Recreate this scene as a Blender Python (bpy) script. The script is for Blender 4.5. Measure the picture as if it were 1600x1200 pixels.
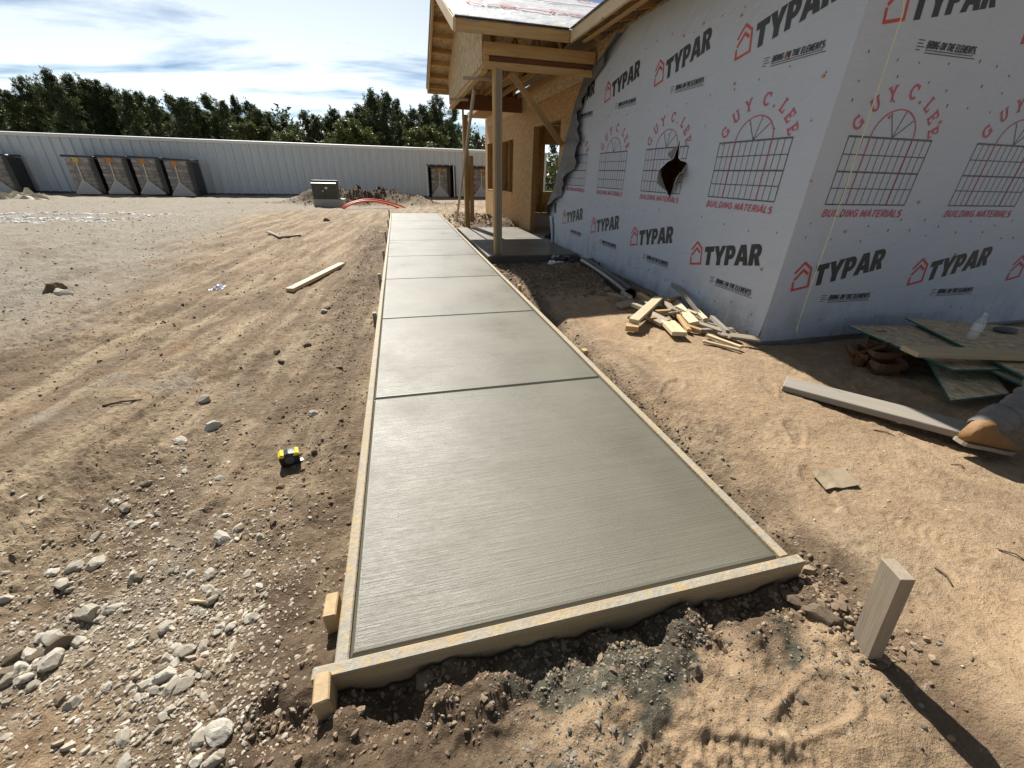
import bpy, bmesh, math, random
import numpy as np
from mathutils import Vector, Matrix, Quaternion

# ------------------------------------------------------------------ scene
S = bpy.context.scene
for o in list(bpy.data.objects):
    bpy.data.objects.remove(o, do_unlink=True)
COL = S.collection
random.seed(7)
RNG = np.random.default_rng(11)

# ------------------------------------------------------------------ camera
CAM_H = 1.36
FPX = 633.5                     # focal length in pixels of a 1600 px wide frame
_R = (Matrix.Rotation(math.radians(-14.92), 3, 'Z') @ Matrix.Rotation(math.radians(62.58), 3, 'X')
      @ Matrix.Rotation(math.radians(1.49), 3, 'Z'))
cd = bpy.data.cameras.new('camera')
cam = bpy.data.objects.new('camera', cd)
COL.objects.link(cam)
cam.matrix_world = Matrix.Translation((0, 0, CAM_H)) @ _R.to_4x4()
cd.sensor_width = 36
cd.lens = 36 * FPX / 1600
cd.clip_start = 0.05
cd.clip_end = 2000
S.camera = cam

# ------------------------------------------------------------------ sky, sun, exposure
SUN = Vector((-0.16, 1.0, 1.0)).normalized()
w = bpy.data.worlds.new('World')
S.world = w
w.use_nodes = True
nt = w.node_tree
nt.nodes.clear()
def wn(t, **k):
    n = nt.nodes.new(t)
    for a, b in k.items():
        setattr(n, a, b)
    return n
sky = wn('ShaderNodeTexSky', sky_type='NISHITA', sun_disc=False)
sky.sun_elevation = math.asin(SUN.z)
sky.sun_rotation = math.atan2(SUN.x, SUN.y)
sky.air_density = 1.0
sky.dust_density = 0.0
sky.altitude = 1200
sky.ozone_density = 2.0
tc = wn('ShaderNodeTexCoord')
sep = wn('ShaderNodeSeparateXYZ')
nt.links.new(tc.outputs['Generated'], sep.inputs[0])
zz = wn('ShaderNodeMath', operation='MAXIMUM'); zz.inputs[1].default_value = 0.0
nt.links.new(sep.outputs['Z'], zz.inputs[0])
za = wn('ShaderNodeMath', operation='ADD'); za.inputs[1].default_value = 0.16
nt.links.new(zz.outputs[0], za.inputs[0])
dx = wn('ShaderNodeMath', operation='DIVIDE'); nt.links.new(sep.outputs['X'], dx.inputs[0]); nt.links.new(za.outputs[0], dx.inputs[1])
dy = wn('ShaderNodeMath', operation='DIVIDE'); nt.links.new(sep.outputs['Y'], dy.inputs[0]); nt.links.new(za.outputs[0], dy.inputs[1])
cmb = wn('ShaderNodeCombineXYZ'); nt.links.new(dx.outputs[0], cmb.inputs[0]); nt.links.new(dy.outputs[0], cmb.inputs[1])
mp = wn('ShaderNodeMapping'); nt.links.new(cmb.outputs[0], mp.inputs[0])
mp.inputs['Rotation'].default_value = (0, 0, math.radians(28))
mp.inputs['Scale'].default_value = (0.42, 1.25, 1)
mp.inputs['Location'].default_value = (7.1, 4.4, 0)
n1 = wn('ShaderNodeTexNoise'); n1.inputs['Scale'].default_value = 1.0; n1.inputs['Detail'].default_value = 8
n1.inputs['Roughness'].default_value = 0.58; n1.inputs['Distortion'].default_value = 0.5
nt.links.new(mp.outputs[0], n1.inputs['Vector'])
cr = wn('ShaderNodeValToRGB')
cr.color_ramp.elements[0].position = 0.40; cr.color_ramp.elements[0].color = (0.0, 0.0, 0.0, 1)
cr.color_ramp.elements[1].position = 0.52; cr.color_ramp.elements[1].color = (0.92, 0.92, 0.92, 1)
nt.links.new(n1.outputs['Fac'], cr.inputs[0])
mx = wn('ShaderNodeMix', data_type='RGBA')
bw = wn('ShaderNodeRGBToBW'); nt.links.new(sky.outputs[0], bw.inputs[0])
ct = wn('ShaderNodeMix', data_type='RGBA', blend_type='MULTIPLY'); ct.inputs['Factor'].default_value = 1.0
nt.links.new(bw.outputs[0], ct.inputs['A']); ct.inputs['B'].default_value = (1.30, 1.45, 1.56, 1)
# thin cloud scatters sunlight forward: brighter toward the sun
dt = wn('ShaderNodeVectorMath', operation='DOT_PRODUCT'); nt.links.new(tc.outputs['Generated'], dt.inputs[0]); dt.inputs[1].default_value = tuple(SUN)
dm = wn('ShaderNodeMath', operation='MAXIMUM'); nt.links.new(dt.outputs['Value'], dm.inputs[0]); dm.inputs[1].default_value = 0.0
dp = wn('ShaderNodeMath', operation='POWER'); nt.links.new(dm.outputs[0], dp.inputs[0]); dp.inputs[1].default_value = 2.0
df = wn('ShaderNodeMath', operation='MULTIPLY_ADD'); nt.links.new(dp.outputs[0], df.inputs[0]); df.inputs[1].default_value = 1.5; df.inputs[2].default_value = 0.75
cf = wn('ShaderNodeMix', data_type='RGBA', blend_type='MULTIPLY'); cf.inputs['Factor'].default_value = 1.0
nt.links.new(ct.outputs['Result'], cf.inputs['A']); nt.links.new(df.outputs[0], cf.inputs['B'])
nt.links.new(cf.outputs['Result'], mx.inputs['B'])
nt.links.new(cr.outputs[0], mx.inputs['Factor'])
nt.links.new(sky.outputs[0], mx.inputs['A'])
bg = wn('ShaderNodeBackground'); bg.inputs['Strength'].default_value = 0.05
nt.links.new(mx.outputs['Result'], bg.inputs['Color'])
wo = wn('ShaderNodeOutputWorld'); nt.links.new(bg.outputs[0], wo.inputs[0])

sl = bpy.data.lights.new('sun', 'SUN')
sl.energy = 5.0
sl.angle = math.radians(0.53)
sl.color = (1.0, 0.95, 0.87)
so = bpy.data.objects.new('sun', sl)
COL.objects.link(so)
so.rotation_euler = SUN.to_track_quat('Z', 'Y').to_euler()
so.location = SUN * 50

S.render.engine = 'CYCLES'
S.render.resolution_x = 1024
S.render.resolution_y = 768
S.view_settings.view_transform = 'Standard'
S.view_settings.look = 'None'
S.view_settings.gamma = 1.0
S.view_settings.exposure = 0.68
S.view_settings.use_curve_mapping = False

# ------------------------------------------------------------------ measuring helpers (photo survey -> world)
CAMP = Vector((0, 0, CAM_H))
def ray(x, y):
    return _R @ Vector(((x - 800) / FPX, -(y - 600) / FPX, -1))
def at_z(x, y, z=0.0):
    v = ray(x, y); return CAMP + v * ((z - CAM_H) / v.z)
def at_x(x, y, X):
    v = ray(x, y); return CAMP + v * (X / v.x)
def at_y(x, y, Y):
    v = ray(x, y); return CAMP + v * (Y / v.y)

# ------------------------------------------------------------------ object helpers
def tag(o, label=None, cat=None, group=None, kind=None):
    if label: o['label'] = label
    if cat: o['category'] = cat
    if group: o['group'] = group
    if kind: o['kind'] = kind
    return o
def setp(o, p):
    if p is not None:
        o.parent = p
        o.matrix_parent_inverse = p.matrix_basis.inverted()
def obj(name, me, mat=None, parent=None, mw=None):
    o = bpy.data.objects.new(name, me)
    COL.objects.link(o)
    if mw is not None:
        o.matrix_basis = mw
    if mat is not None and me is not None and not me.materials:
        me.materials.append(mat)
    setp(o, parent)
    return o
def empty(name, loc, parent=None, mw=None):
    o = bpy.data.objects.new(name, None)
    COL.objects.link(o)
    o.empty_display_size = 0.1
    o.matrix_basis = mw if mw is not None else Matrix.Translation(loc)
    setp(o, parent)
    return o
def copy_tree(o, mw=None, parent=None):
    c = o.copy()
    COL.objects.link(c)
    if parent is not None: c.parent = parent
    if mw is not None: c.matrix_basis = mw
    for ch in list(o.children):
        copy_tree(ch, None, c)
    return c
def np_mesh(name, V, F, smooth=False):
    V = np.asarray(V, dtype=np.float32); F = np.asarray(F, dtype=np.int32)
    me = bpy.data.meshes.new(name)
    k = F.shape[1]
    me.vertices.add(len(V)); me.vertices.foreach_set('co', V.ravel())
    me.loops.add(F.size); me.loops.foreach_set('vertex_index', F.ravel())
    me.polygons.add(len(F))
    me.polygons.foreach_set('loop_start', np.arange(0, F.size, k, dtype=np.int32))
    me.polygons.foreach_set('loop_total', np.full(len(F), k, dtype=np.int32))
    me.polygons.foreach_set('use_smooth', np.full(len(F), smooth))
    me.update(calc_edges=True)
    return me
def bm_mesh(bm, name='m', smooth=False):
    me = bpy.data.meshes.new(name)
    bm.normal_update()
    bm.to_mesh(me); bm.free()
    if smooth:
        for p in me.polygons: p.use_smooth = True
    return me
class MB:
    """collects quads/polys in python lists -> one mesh"""
    def __init__(s): s.v = []; s.f = []
    def add(s, vs, fs):
        b = len(s.v); s.v += [tuple(v) for v in vs]; s.f += [tuple(i + b for i in f) for f in fs]; return s
    def box(s, a, b):
        x0, y0, z0 = a; x1, y1, z1 = b
        return s.add([(x0,y0,z0),(x1,y0,z0),(x1,y1,z0),(x0,y1,z0),(x0,y0,z1),(x1,y0,z1),(x1,y1,z1),(x0,y1,z1)],
                     [(0,3,2,1),(4,5,6,7),(0,1,5,4),(1,2,6,5),(2,3,7,6),(3,0,4,7)])
    def tube(s, pts, r, n=10, cap=True):
        pts = [Vector(p) for p in pts]
        rr = r if isinstance(r, (list, tuple)) else [r] * len(pts)
        base = len(s.v); up = None
        for i, p in enumerate(pts):
            t = (pts[min(i + 1, len(pts) - 1)] - pts[max(i - 1, 0)]).normalized()
            if up is None:
                up = t.orthogonal().normalized()
            up = (up - t * up.dot(t)).normalized()
            sd = t.cross(up)
            for k in range(n):
                a = 2 * math.pi * k / n
                s.v.append(tuple(p + (up * math.cos(a) + sd * math.sin(a)) * rr[i]))
        for i in range(len(pts) - 1):
            for k in range(n):
                k2 = (k + 1) % n
                s.f.append((base + i*n + k, base + i*n + k2, base + (i+1)*n + k2, base + (i+1)*n + k))
        if cap:
            s.f.append(tuple(base + k for k in range(n))[::-1])
            e = base + (len(pts) - 1) * n
            s.f.append(tuple(e + k for k in range(n)))
        return s
    def prism(s, poly, ax, a, b):
        """poly 2D extruded along axis ax from a to b; poly coords fill the two other axes in xyz order"""
        n = len(poly)
        def mk(p, t):
            q = list(p); q.insert(ax, t); return tuple(q)
        vs = [mk(p, a) for p in poly] + [mk(p, b) for p in poly]
        fs = [tuple(range(n))[::-1], tuple(range(n, 2*n))] + [(i, (i+1) % n, n + (i+1) % n, n + i) for i in range(n)]
        return s.add(vs, fs)
    def mesh(s, name='m', smooth=False, fix=True):
        me = bpy.data.meshes.new(name)
        me.from_pydata(s.v, [], s.f)
        if fix:
            bm = bmesh.new(); bm.from_mesh(me); bmesh.ops.recalc_face_normals(bm, faces=bm.faces); bm.to_mesh(me); bm.free()
        if smooth:
            for p in me.polygons: p.use_smooth = True
        me.update()
        return me
_bc = {}
def box_mesh(lx, ly, lz, bev=0.003, seed=0):
    """bevelled box, centred, length along local X"""
    key = (round(lx, 3), round(ly, 3), round(lz, 3), bev)
    if key in _bc: return _bc[key]
    bm = bmesh.new()
    bmesh.ops.create_cube(bm, size=1.0)
    for v in bm.verts: v.co = Vector((v.co.x * lx, v.co.y * ly, v.co.z * lz))
    if bev:
        bmesh.ops.bevel(bm, geom=list(bm.edges), offset=bev, segments=1, affect='EDGES')
    _bc[key] = bm_mesh(bm, 'board')
    return _bc[key]
def frame(a, b, up=(0, 0, 1)):
    a = Vector(a); b = Vector(b)
    x = (b - a).normalized(); up = Vector(up)
    z = (up - x * up.dot(x))
    z = x.orthogonal() if z.length < 1e-5 else z
    z.normalize(); y = z.cross(x)
    m = Matrix((x, y, z)).transposed().to_4x4()
    m.translation = (a + b) / 2
    return m
def board(name, a, b, wid, thk, mat, parent=None, up=(0, 0, 1), bev=0.003):
    me = box_mesh((Vector(b) - Vector(a)).length, wid, thk, bev)
    if me.materials and me.materials[0] != mat:
        me = me.copy(); me.materials.clear()
    return obj(name, me, mat, parent, frame(a, b, up))

# ------------------------------------------------------------------ noise
def _h(ix, iy, s):
    n = (ix * 374761393 + iy * 668265263 + s * 974634777) & 0xffffffff
    n = ((n ^ (n >> 13)) * 1274126177) & 0xffffffff
    return ((n ^ (n >> 16)) & 0xffff) / 65535.0
def noise(x, y, s=0):
    x = np.asarray(x, dtype=np.float64); y = np.asarray(y, dtype=np.float64)
    ix = np.floor(x).astype(np.int64); iy = np.floor(y).astype(np.int64)
    fx = x - ix; fy = y - iy
    def g(dx_, dy_):
        a = _h(ix + dx_, iy + dy_, s) * 2 * np.pi
        return np.cos(a) * (fx - dx_) + np.sin(a) * (fy - dy_)
    u = fx**3 * (fx * (fx * 6 - 15) + 10); v = fy**3 * (fy * (fy * 6 - 15) + 10)
    return 1.5 * ((g(0,0) * (1-u) + g(1,0) * u) * (1-v) + (g(0,1) * (1-u) + g(1,1) * u) * v)
def fbm(x, y, o=4, s=0, g=0.5):
    t = 0; a = 1
    for i in range(o):
        t = t + a * noise(x * 2.03**i + 17.3 * i, y * 2.03**i - 9.1 * i, s + i); a *= g
    return t
def sst(a, b, x):
    t = np.clip((x - a) / (b - a), 0, 1); return t * t * (3 - 2 * t)

# ------------------------------------------------------------------ materials
class N:
    def __init__(s, name):
        s.m = bpy.data.materials.new(name); s.m.use_nodes = True
        s.t = s.m.node_tree; s.b = s.t.nodes['Principled BSDF']; s.out = s.t.nodes['Material Output']
    def n(s, typ, ins=None, **k):
        n = s.t.nodes.new(typ)
        for a, b in k.items(): setattr(n, a, b)
        for a, b in (ins or {}).items():
            if isinstance(b, bpy.types.NodeSocket): s.t.links.new(b, n.inputs[a])
            else: n.inputs[a].default_value = b
        return n
    def l(s, a, b): s.t.links.new(a, b)
    def set(s, **k):
        for a, b in k.items():
            a = a.replace('_', ' ')
            i = s.b.inputs[a]
            if isinstance(b, bpy.types.NodeSocket): s.t.links.new(b, i)
            else: i.default_value = b
        return s
    def coord(s, kind='Object'): return s.n('ShaderNodeTexCoord').outputs[kind]
    def mapping(s, v, sc=(1,1,1), loc=(0,0,0), rot=(0,0,0)):
        return s.n('ShaderNodeMapping', {'Vector': v, 'Scale': sc, 'Location': loc, 'Rotation': rot}).outputs[0]
    def noise(s, v, sc, det=4, rough=0.5, dist=0.0):
        return s.n('ShaderNodeTexNoise', {'Vector': v, 'Scale': sc, 'Detail': det, 'Roughness': rough, 'Distortion': dist}).outputs['Fac']
    def ramp(s, f, *st):
        r = s.n('ShaderNodeValToRGB', {0: f}); e = r.color_ramp.elements
        while len(e) < len(st): e.new(0.5)
        for i, (p, c) in enumerate(st):
            e[i].position = p; e[i].color = (c, c, c, 1) if isinstance(c, (int, float)) else (*c, 1)
        return r.outputs[0]
    def mix(s, f, a, b, mode='MIX'):
        n = s.n('ShaderNodeMix', data_type='RGBA', blend_type=mode)
        for k, v in (('Factor', f), ('A', a), ('B', b)):
            sk = [i for i in n.inputs if i.name == k and (i.type == 'RGBA' if k != 'Factor' else i.type == 'VALUE')][0]
            if isinstance(v, bpy.types.NodeSocket): s.l(v, sk)
            elif isinstance(v, (int, float)) and k != 'Factor': sk.default_value = (v, v, v, 1)
            elif k == 'Factor': sk.default_value = v
            else: sk.default_value = (*v, 1)
        return [o for o in n.outputs if o.type == 'RGBA'][0]
    def math(s, op, a, b=0.0):
        n = s.n('ShaderNodeMath', operation=op)
        for i, v in enumerate((a, b)):
            if isinstance(v, bpy.types.NodeSocket): s.l(v, n.inputs[i])
            else: n.inputs[i].default_value = v
        return n.outputs[0]
    def bump(s, h, dist=0.01, st=1.0):
        b = s.n('ShaderNodeBump', {'Height': h, 'Distance': dist, 'Strength': st})
        prev = s.b.inputs['Normal']
        if prev.is_linked: s.l(prev.links[0].from_socket, b.inputs['Normal'])
        s.l(b.outputs[0], prev)
        return s
    def rand(s): return s.n('ShaderNodeObjectInfo').outputs['Random']
    def attr(s, name): return s.n('ShaderNodeAttribute', attribute_name=name).outputs['Fac']
def plain(name, c, rough=0.6, metal=0.0, bump=0.0, bsc=40, var=0.12):
    k = N(name); co = k.coord()
    f = k.noise(co, bsc * 0.3, 4)
    k.set(Base_Color=k.mix(f, tuple(x * (1 - var) for x in c), tuple(min(1, x * (1 + var)) for x in c)), Roughness=rough, Metallic=metal)
    if bump: k.bump(k.noise(co, bsc, 4), bump)
    return k.m
def wood(name, light, dark, rough=0.7, grey=0.0, splat=0.0):
    k = N(name); co = k.coord(); rnd = k.rand()
    off = k.n('ShaderNodeCombineXYZ', {0: k.math('MULTIPLY', rnd, 37.0), 1: k.math('MULTIPLY', rnd, 91.0), 2: 0.0}).outputs[0]
    v = k.n('ShaderNodeVectorMath', {0: co, 1: off}, operation='ADD').outputs[0]
    g = k.noise(k.mapping(v, (0.9, 14, 14)), 2.2, 6, 0.6, 0.8)
    g2 = k.noise(k.mapping(v, (2, 60, 60)), 3.0, 4, 0.6)
    c = k.mix(k.ramp(g, (0.32, 0.0), (0.68, 1.0)), dark, light)
    c = k.mix(k.math('MULTIPLY', g2, 0.25), c, tuple(x * 0.55 for x in dark))
    kn = k.n('ShaderNodeTexVoronoi', {'Vector': k.mapping(v, (2.2, 6, 6)), 'Scale': 1.0, 'Randomness': 1.0}).outputs['Distance']
    c = k.mix(k.ramp(kn, (0.05, 0.75), (0.11, 0.0)), c, tuple(x * 0.3 for x in dark))
    c = k.mix(k.math('MULTIPLY', k.math('SUBTRACT', rnd, 0.4), 0.55), c, tuple(x * 0.5 for x in dark))
    if grey:
        c = k.mix(k.math('MULTIPLY', k.noise(v, 3.0, 5), grey * 1.6), c, (0.27, 0.25, 0.22))
    if splat:
        sp = k.ramp(k.noise(v, 16, 6, 0.75), (0.40, 0.0), (0.52, 1.0))
        sp2 = k.ramp(k.noise(v, 2.4, 3), (0.3, 0.45), (0.62, 1.0))
        nzv = k.n('ShaderNodeSeparateXYZ', {0: k.n('ShaderNodeNewGeometry').outputs['Normal']}).outputs[2]
        sp3 = k.ramp(nzv, (0.3, 0.16), (0.8, 1.0))
        c = k.mix(k.math('MULTIPLY', k.math('MULTIPLY', k.math('MULTIPLY', sp, sp2), splat), sp3), c, k.mix(k.noise(v, 45, 5, .7), (0.17, 0.16, 0.13), (0.46, 0.43, 0.36)))
    k.set(Base_Color=c, Roughness=rough)
    k.bump(g2, 0.0015, 0.7)
    if splat: k.bump(k.noise(v, 60, 5, .7), 0.006, 0.8)
    return k.m
M = {}
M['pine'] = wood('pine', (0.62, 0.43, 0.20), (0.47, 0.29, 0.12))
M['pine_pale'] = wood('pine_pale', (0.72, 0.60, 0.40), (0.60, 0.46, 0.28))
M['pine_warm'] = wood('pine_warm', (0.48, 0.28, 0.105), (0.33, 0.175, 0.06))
M['pine_grey'] = wood('pine_grey', (0.52, 0.43, 0.31), (0.38, 0.29, 0.19), grey=0.45)
M['grey_wood'] = wood('grey_wood', (0.46, 0.40, 0.32), (0.32, 0.27, 0.21), grey=0.7)
M['stake_grey'] = wood('stake_grey', (0.42, 0.33, 0.215), (0.25, 0.185, 0.115), grey=0.55)
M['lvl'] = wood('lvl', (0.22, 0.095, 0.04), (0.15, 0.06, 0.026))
M['form'] = wood('form', (0.58, 0.45, 0.26), (0.43, 0.31, 0.16), splat=0.95)
M['stake_wood'] = wood('stake_wood', (0.62, 0.44, 0.20), (0.42, 0.27, 0.11), grey=0.3)
def osb(name, tint, edge=False):
    k = N(name); co = k.coord(); rnd = k.rand()
    v = k.n('ShaderNodeVectorMath', {0: co, 1: k.n('ShaderNodeCombineXYZ', {0: k.math('MULTIPLY', rnd, 13.0), 1: k.math('MULTIPLY', rnd, 7.0), 2: k.math('MULTIPLY', rnd, 19.0)}).outputs[0]}, operation='ADD').outputs[0]
    vo = k.n('ShaderNodeTexVoronoi', {'Vector': k.mapping(v, (1.0, 0.6, 0.45), rot=(0.3, 0.2, 0.4)), 'Scale': 42.0}).outputs['Color']
    r = k.n('ShaderNodeSeparateColor', {0: vo}).outputs[0]
    c = k.ramp(r, (0.0, tuple(x * 0.55 for x in tint)), (0.35, tuple(x * 0.9 for x in tint)), (0.75, tint), (1.0, tuple(min(1, x * 1.3) for x in tint)))
    st = k.noise(k.mapping(v, (1, 1, 0.25)), 30, 4, 0.7)
    c = k.mix(k.math('MULTIPLY', st, 0.35), c, tuple(x * 0.4 for x in tint))
    k.set(Base_Color=c, Roughness=0.72)
    k.bump(r, 0.002, 0.5)
    return k.m
M['osb'] = osb('osb', (0.52, 0.31, 0.12))
M['osb_pale'] = osb('osb_pale', (0.62, 0.47, 0.27))
M['osb_sheet'] = osb('osb_sheet', (0.70, 0.56, 0.37))
M['teal'] = plain('teal_edge', (0.02, 0.16, 0.16), 0.7)

def wrapmat(name, base, trans=0.0):
    k = N(name); co = k.coord()
    f = k.noise(co, 1.2, 5, 0.6)
    dirt = k.ramp(k.noise(co, 2.1, 6, 0.7), (0.5, 0.0), (0.8, 0.5))
    c = k.mix(f, tuple(x * 0.93 for x in base), base)
    c = k.mix(k.math('MULTIPLY', dirt, 0.35), c, tuple(x * 0.75 for x in base))
    geo = k.n('ShaderNodeNewGeometry').outputs['Position']
    zc = k.n('ShaderNodeSeparateXYZ', {0: geo}).outputs[2]
    mud = k.math('MULTIPLY', k.ramp(zc, (0.05, 1.0), (0.50, 0.0)), k.ramp(k.noise(k.mapping(geo, (1, 1, .6)), 5, 6, .7), (.46, 0.0), (.66, .6)))
    c = k.mix(mud, c, (0.26, 0.20, 0.14))
    k.set(Base_Color=c, Roughness=0.55)
    k.bump(k.noise(k.mapping(k.mapping(co, rot=(.5, .5, 0)), (1, 1, 3.0)), 1.6, 5, 0.6, 1.0), 0.030, 0.4)
    k.bump(k.noise(k.mapping(co, (3, 3, 9)), 2.2, 4, 0.55, 0.6), 0.008, 0.5)
    k.bump(k.noise(k.mapping(co, (60, 60, 500)), 1.0, 3), 0.0006, 0.5)
    return k.m
M['wrap'] = wrapmat('wrap', (0.54, 0.60, 0.69))
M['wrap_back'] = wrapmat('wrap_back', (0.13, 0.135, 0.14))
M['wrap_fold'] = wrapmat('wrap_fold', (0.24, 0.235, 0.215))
M['ink'] = plain('ink', (0.035, 0.037, 0.04), 0.5, var=0.3)
M['ink_red'] = plain('ink_red', (0.56, 0.07, 0.05), 0.5, var=0.2)
M['ink_pink'] = plain('ink_pink', (0.52, 0.10, 0.15), 0.5, var=0.25)
M['ink_grey'] = plain('ink_grey', (0.09, 0.10, 0.115), 0.5, var=0.3)
M['cap_orange'] = plain('cap_orange', (0.55, 0.24, 0.12), 0.5)
def concrete():
    k = N('fresh_concrete'); co = k.coord('Object'); geo = k.n('ShaderNodeNewGeometry').outputs['Position']
    streak = k.noise(k.mapping(geo, (0.7, 75, 1)), 2.0, 5, 0.66, 0.12)
    streak2 = k.noise(k.mapping(geo, (0.35, 9, 1)), 2.0, 4, 0.6)
    blot = k.noise(geo, 1.1, 5, 0.55)
    fine = k.noise(geo, 160, 3, 0.6)
    c = k.mix(k.ramp(blot, (0.36, 0.0), (0.64, 1.0)), (0.128, 0.119, 0.089), (0.174, 0.163, 0.125))
    c = k.mix(k.math('MULTIPLY', k.ramp(streak, (0.35, 1.0), (0.6, 0.0)), 0.35), c, (0.105, 0.098, 0.075))
    c = k.mix(k.math('MULTIPLY', k.ramp(streak2, (0.45, 0.0), (0.7, 1.0)), 0.3), c, (0.185, 0.175, 0.138))
    c = k.mix(k.math('MULTIPLY', k.ramp(fine, (0.3, 1.0), (0.5, 0.0)), 0.3), c, (0.085, 0.08, 0.064))
    edge = k.attr('edge')
    c = k.mix(k.math('MULTIPLY', edge, 0.35), c, (0.085, 0.08, 0.062))
    k.set(Base_Color=c, Roughness=k.ramp(k.noise(geo, 2.3, 5, 0.6), (0.3, 0.38), (0.7, 0.56)))
    k.b.inputs['Specular IOR Level'].default_value = 0.42
    k.bump(k.math('MULTIPLY', streak, k.math('SUBTRACT', 1.0, edge)), 0.006, 0.55)
    k.bump(fine, 0.0015, 0.5)
    return k.m
M['concrete'] = concrete()
M['pad'] = plain('old_concrete', (0.45, 0.43, 0.39), 0.85, bump=0.004, bsc=30)
def metal_wall():
    k = N('painted_steel'); co = k.coord()
    geo = k.n('ShaderNodeNewGeometry').outputs['Position']
    f = k.noise(k.mapping(geo, (1, 1, 0.3)), 1.3, 4)
    k.set(Base_Color=k.mix(f, (0.58, 0.65, 0.70), (0.66, 0.72, 0.765)), Roughness=0.42)
    k.bump(k.noise(geo, 3, 3), 0.004, 0.4)
    return k.m
M['steel'] = metal_wall()
M['trim'] = plain('steel_trim', (0.78, 0.79, 0.80), 0.4)
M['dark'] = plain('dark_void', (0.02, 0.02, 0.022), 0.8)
M['black_plastic'] = plain('black_plastic', (0.022, 0.022, 0.024), 0.32, bump=0.003, bsc=18)
M['label_orange'] = plain('label_orange', (0.62, 0.24, 0.03), 0.6)
M['label_yellow'] = plain('label_yellow', (0.72, 0.45, 0.06), 0.6)
M['strap'] = plain('strap_white', (0.72, 0.66, 0.56), 0.5)
def film():
    k = N('stretch_film'); co = k.coord()
    k.set(Base_Color=(0.75, 0.76, 0.78, 1), Roughness=0.22)
    k.b.inputs['Alpha'].default_value = 0.24
    k.bump(k.noise(k.mapping(co, (1, 1, 3)), 7, 4, 0.6, 1.2), 0.05, 0.9)
    return k.m
M['film'] = film()
def blocks():
    k = N('stone_blocks'); co = k.coord()
    isl = k.n('ShaderNodeNewGeometry').outputs['Random Per Island']
    c = k.mix(k.noise(co, 6, 4), (0.36, 0.30, 0.225), (0.56, 0.48, 0.38))
    c = k.mix(isl, c, (0.17, 0.135, 0.095))
    k.set(Base_Color=c, Roughness=0.85); k.bump(k.noise(co, 30, 4), 0.01)
    return k.m
M['film_thick'] = film(); M['film_thick'].node_tree.nodes['Principled BSDF'].inputs['Alpha'].default_value = 0.8
M['blocks'] = blocks()
def leaf(name, a, b):
    k = N(name); r = k.n('ShaderNodeNewGeometry').outputs['Random Per Island']; ob = k.rand()
    c = k.mix(r, a, b)
    c = k.mix(k.math('MULTIPLY', ob, 0.5), c, tuple(x * 0.7 for x in a))
    k.set(Base_Color=c, Roughness=0.55)
    tr = k.n('ShaderNodeBsdfTranslucent', {'Color': k.mix(0.5, c, (0.10, 0.13, 0.02))}).outputs[0]
    ms = k.n('ShaderNodeMixShader', {0: 0.25, 1: k.b.outputs[0], 2: tr}).outputs[0]
    k.l(ms, k.out.inputs[0])
    return k.m
M['needle'] = leaf('needle', (0.038, 0.056, 0.020), (0.095, 0.12, 0.042))
M['leafy'] = leaf('leafy', (0.07, 0.085, 0.02), (0.16, 0.16, 0.045))
M['grass'] = leaf('grass', (0.12, 0.17, 0.03), (0.22, 0.26, 0.06))
M['bark'] = plain('bark', (0.13, 0.095, 0.07), 0.9, bump=0.03, bsc=9, var=0.35)

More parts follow.
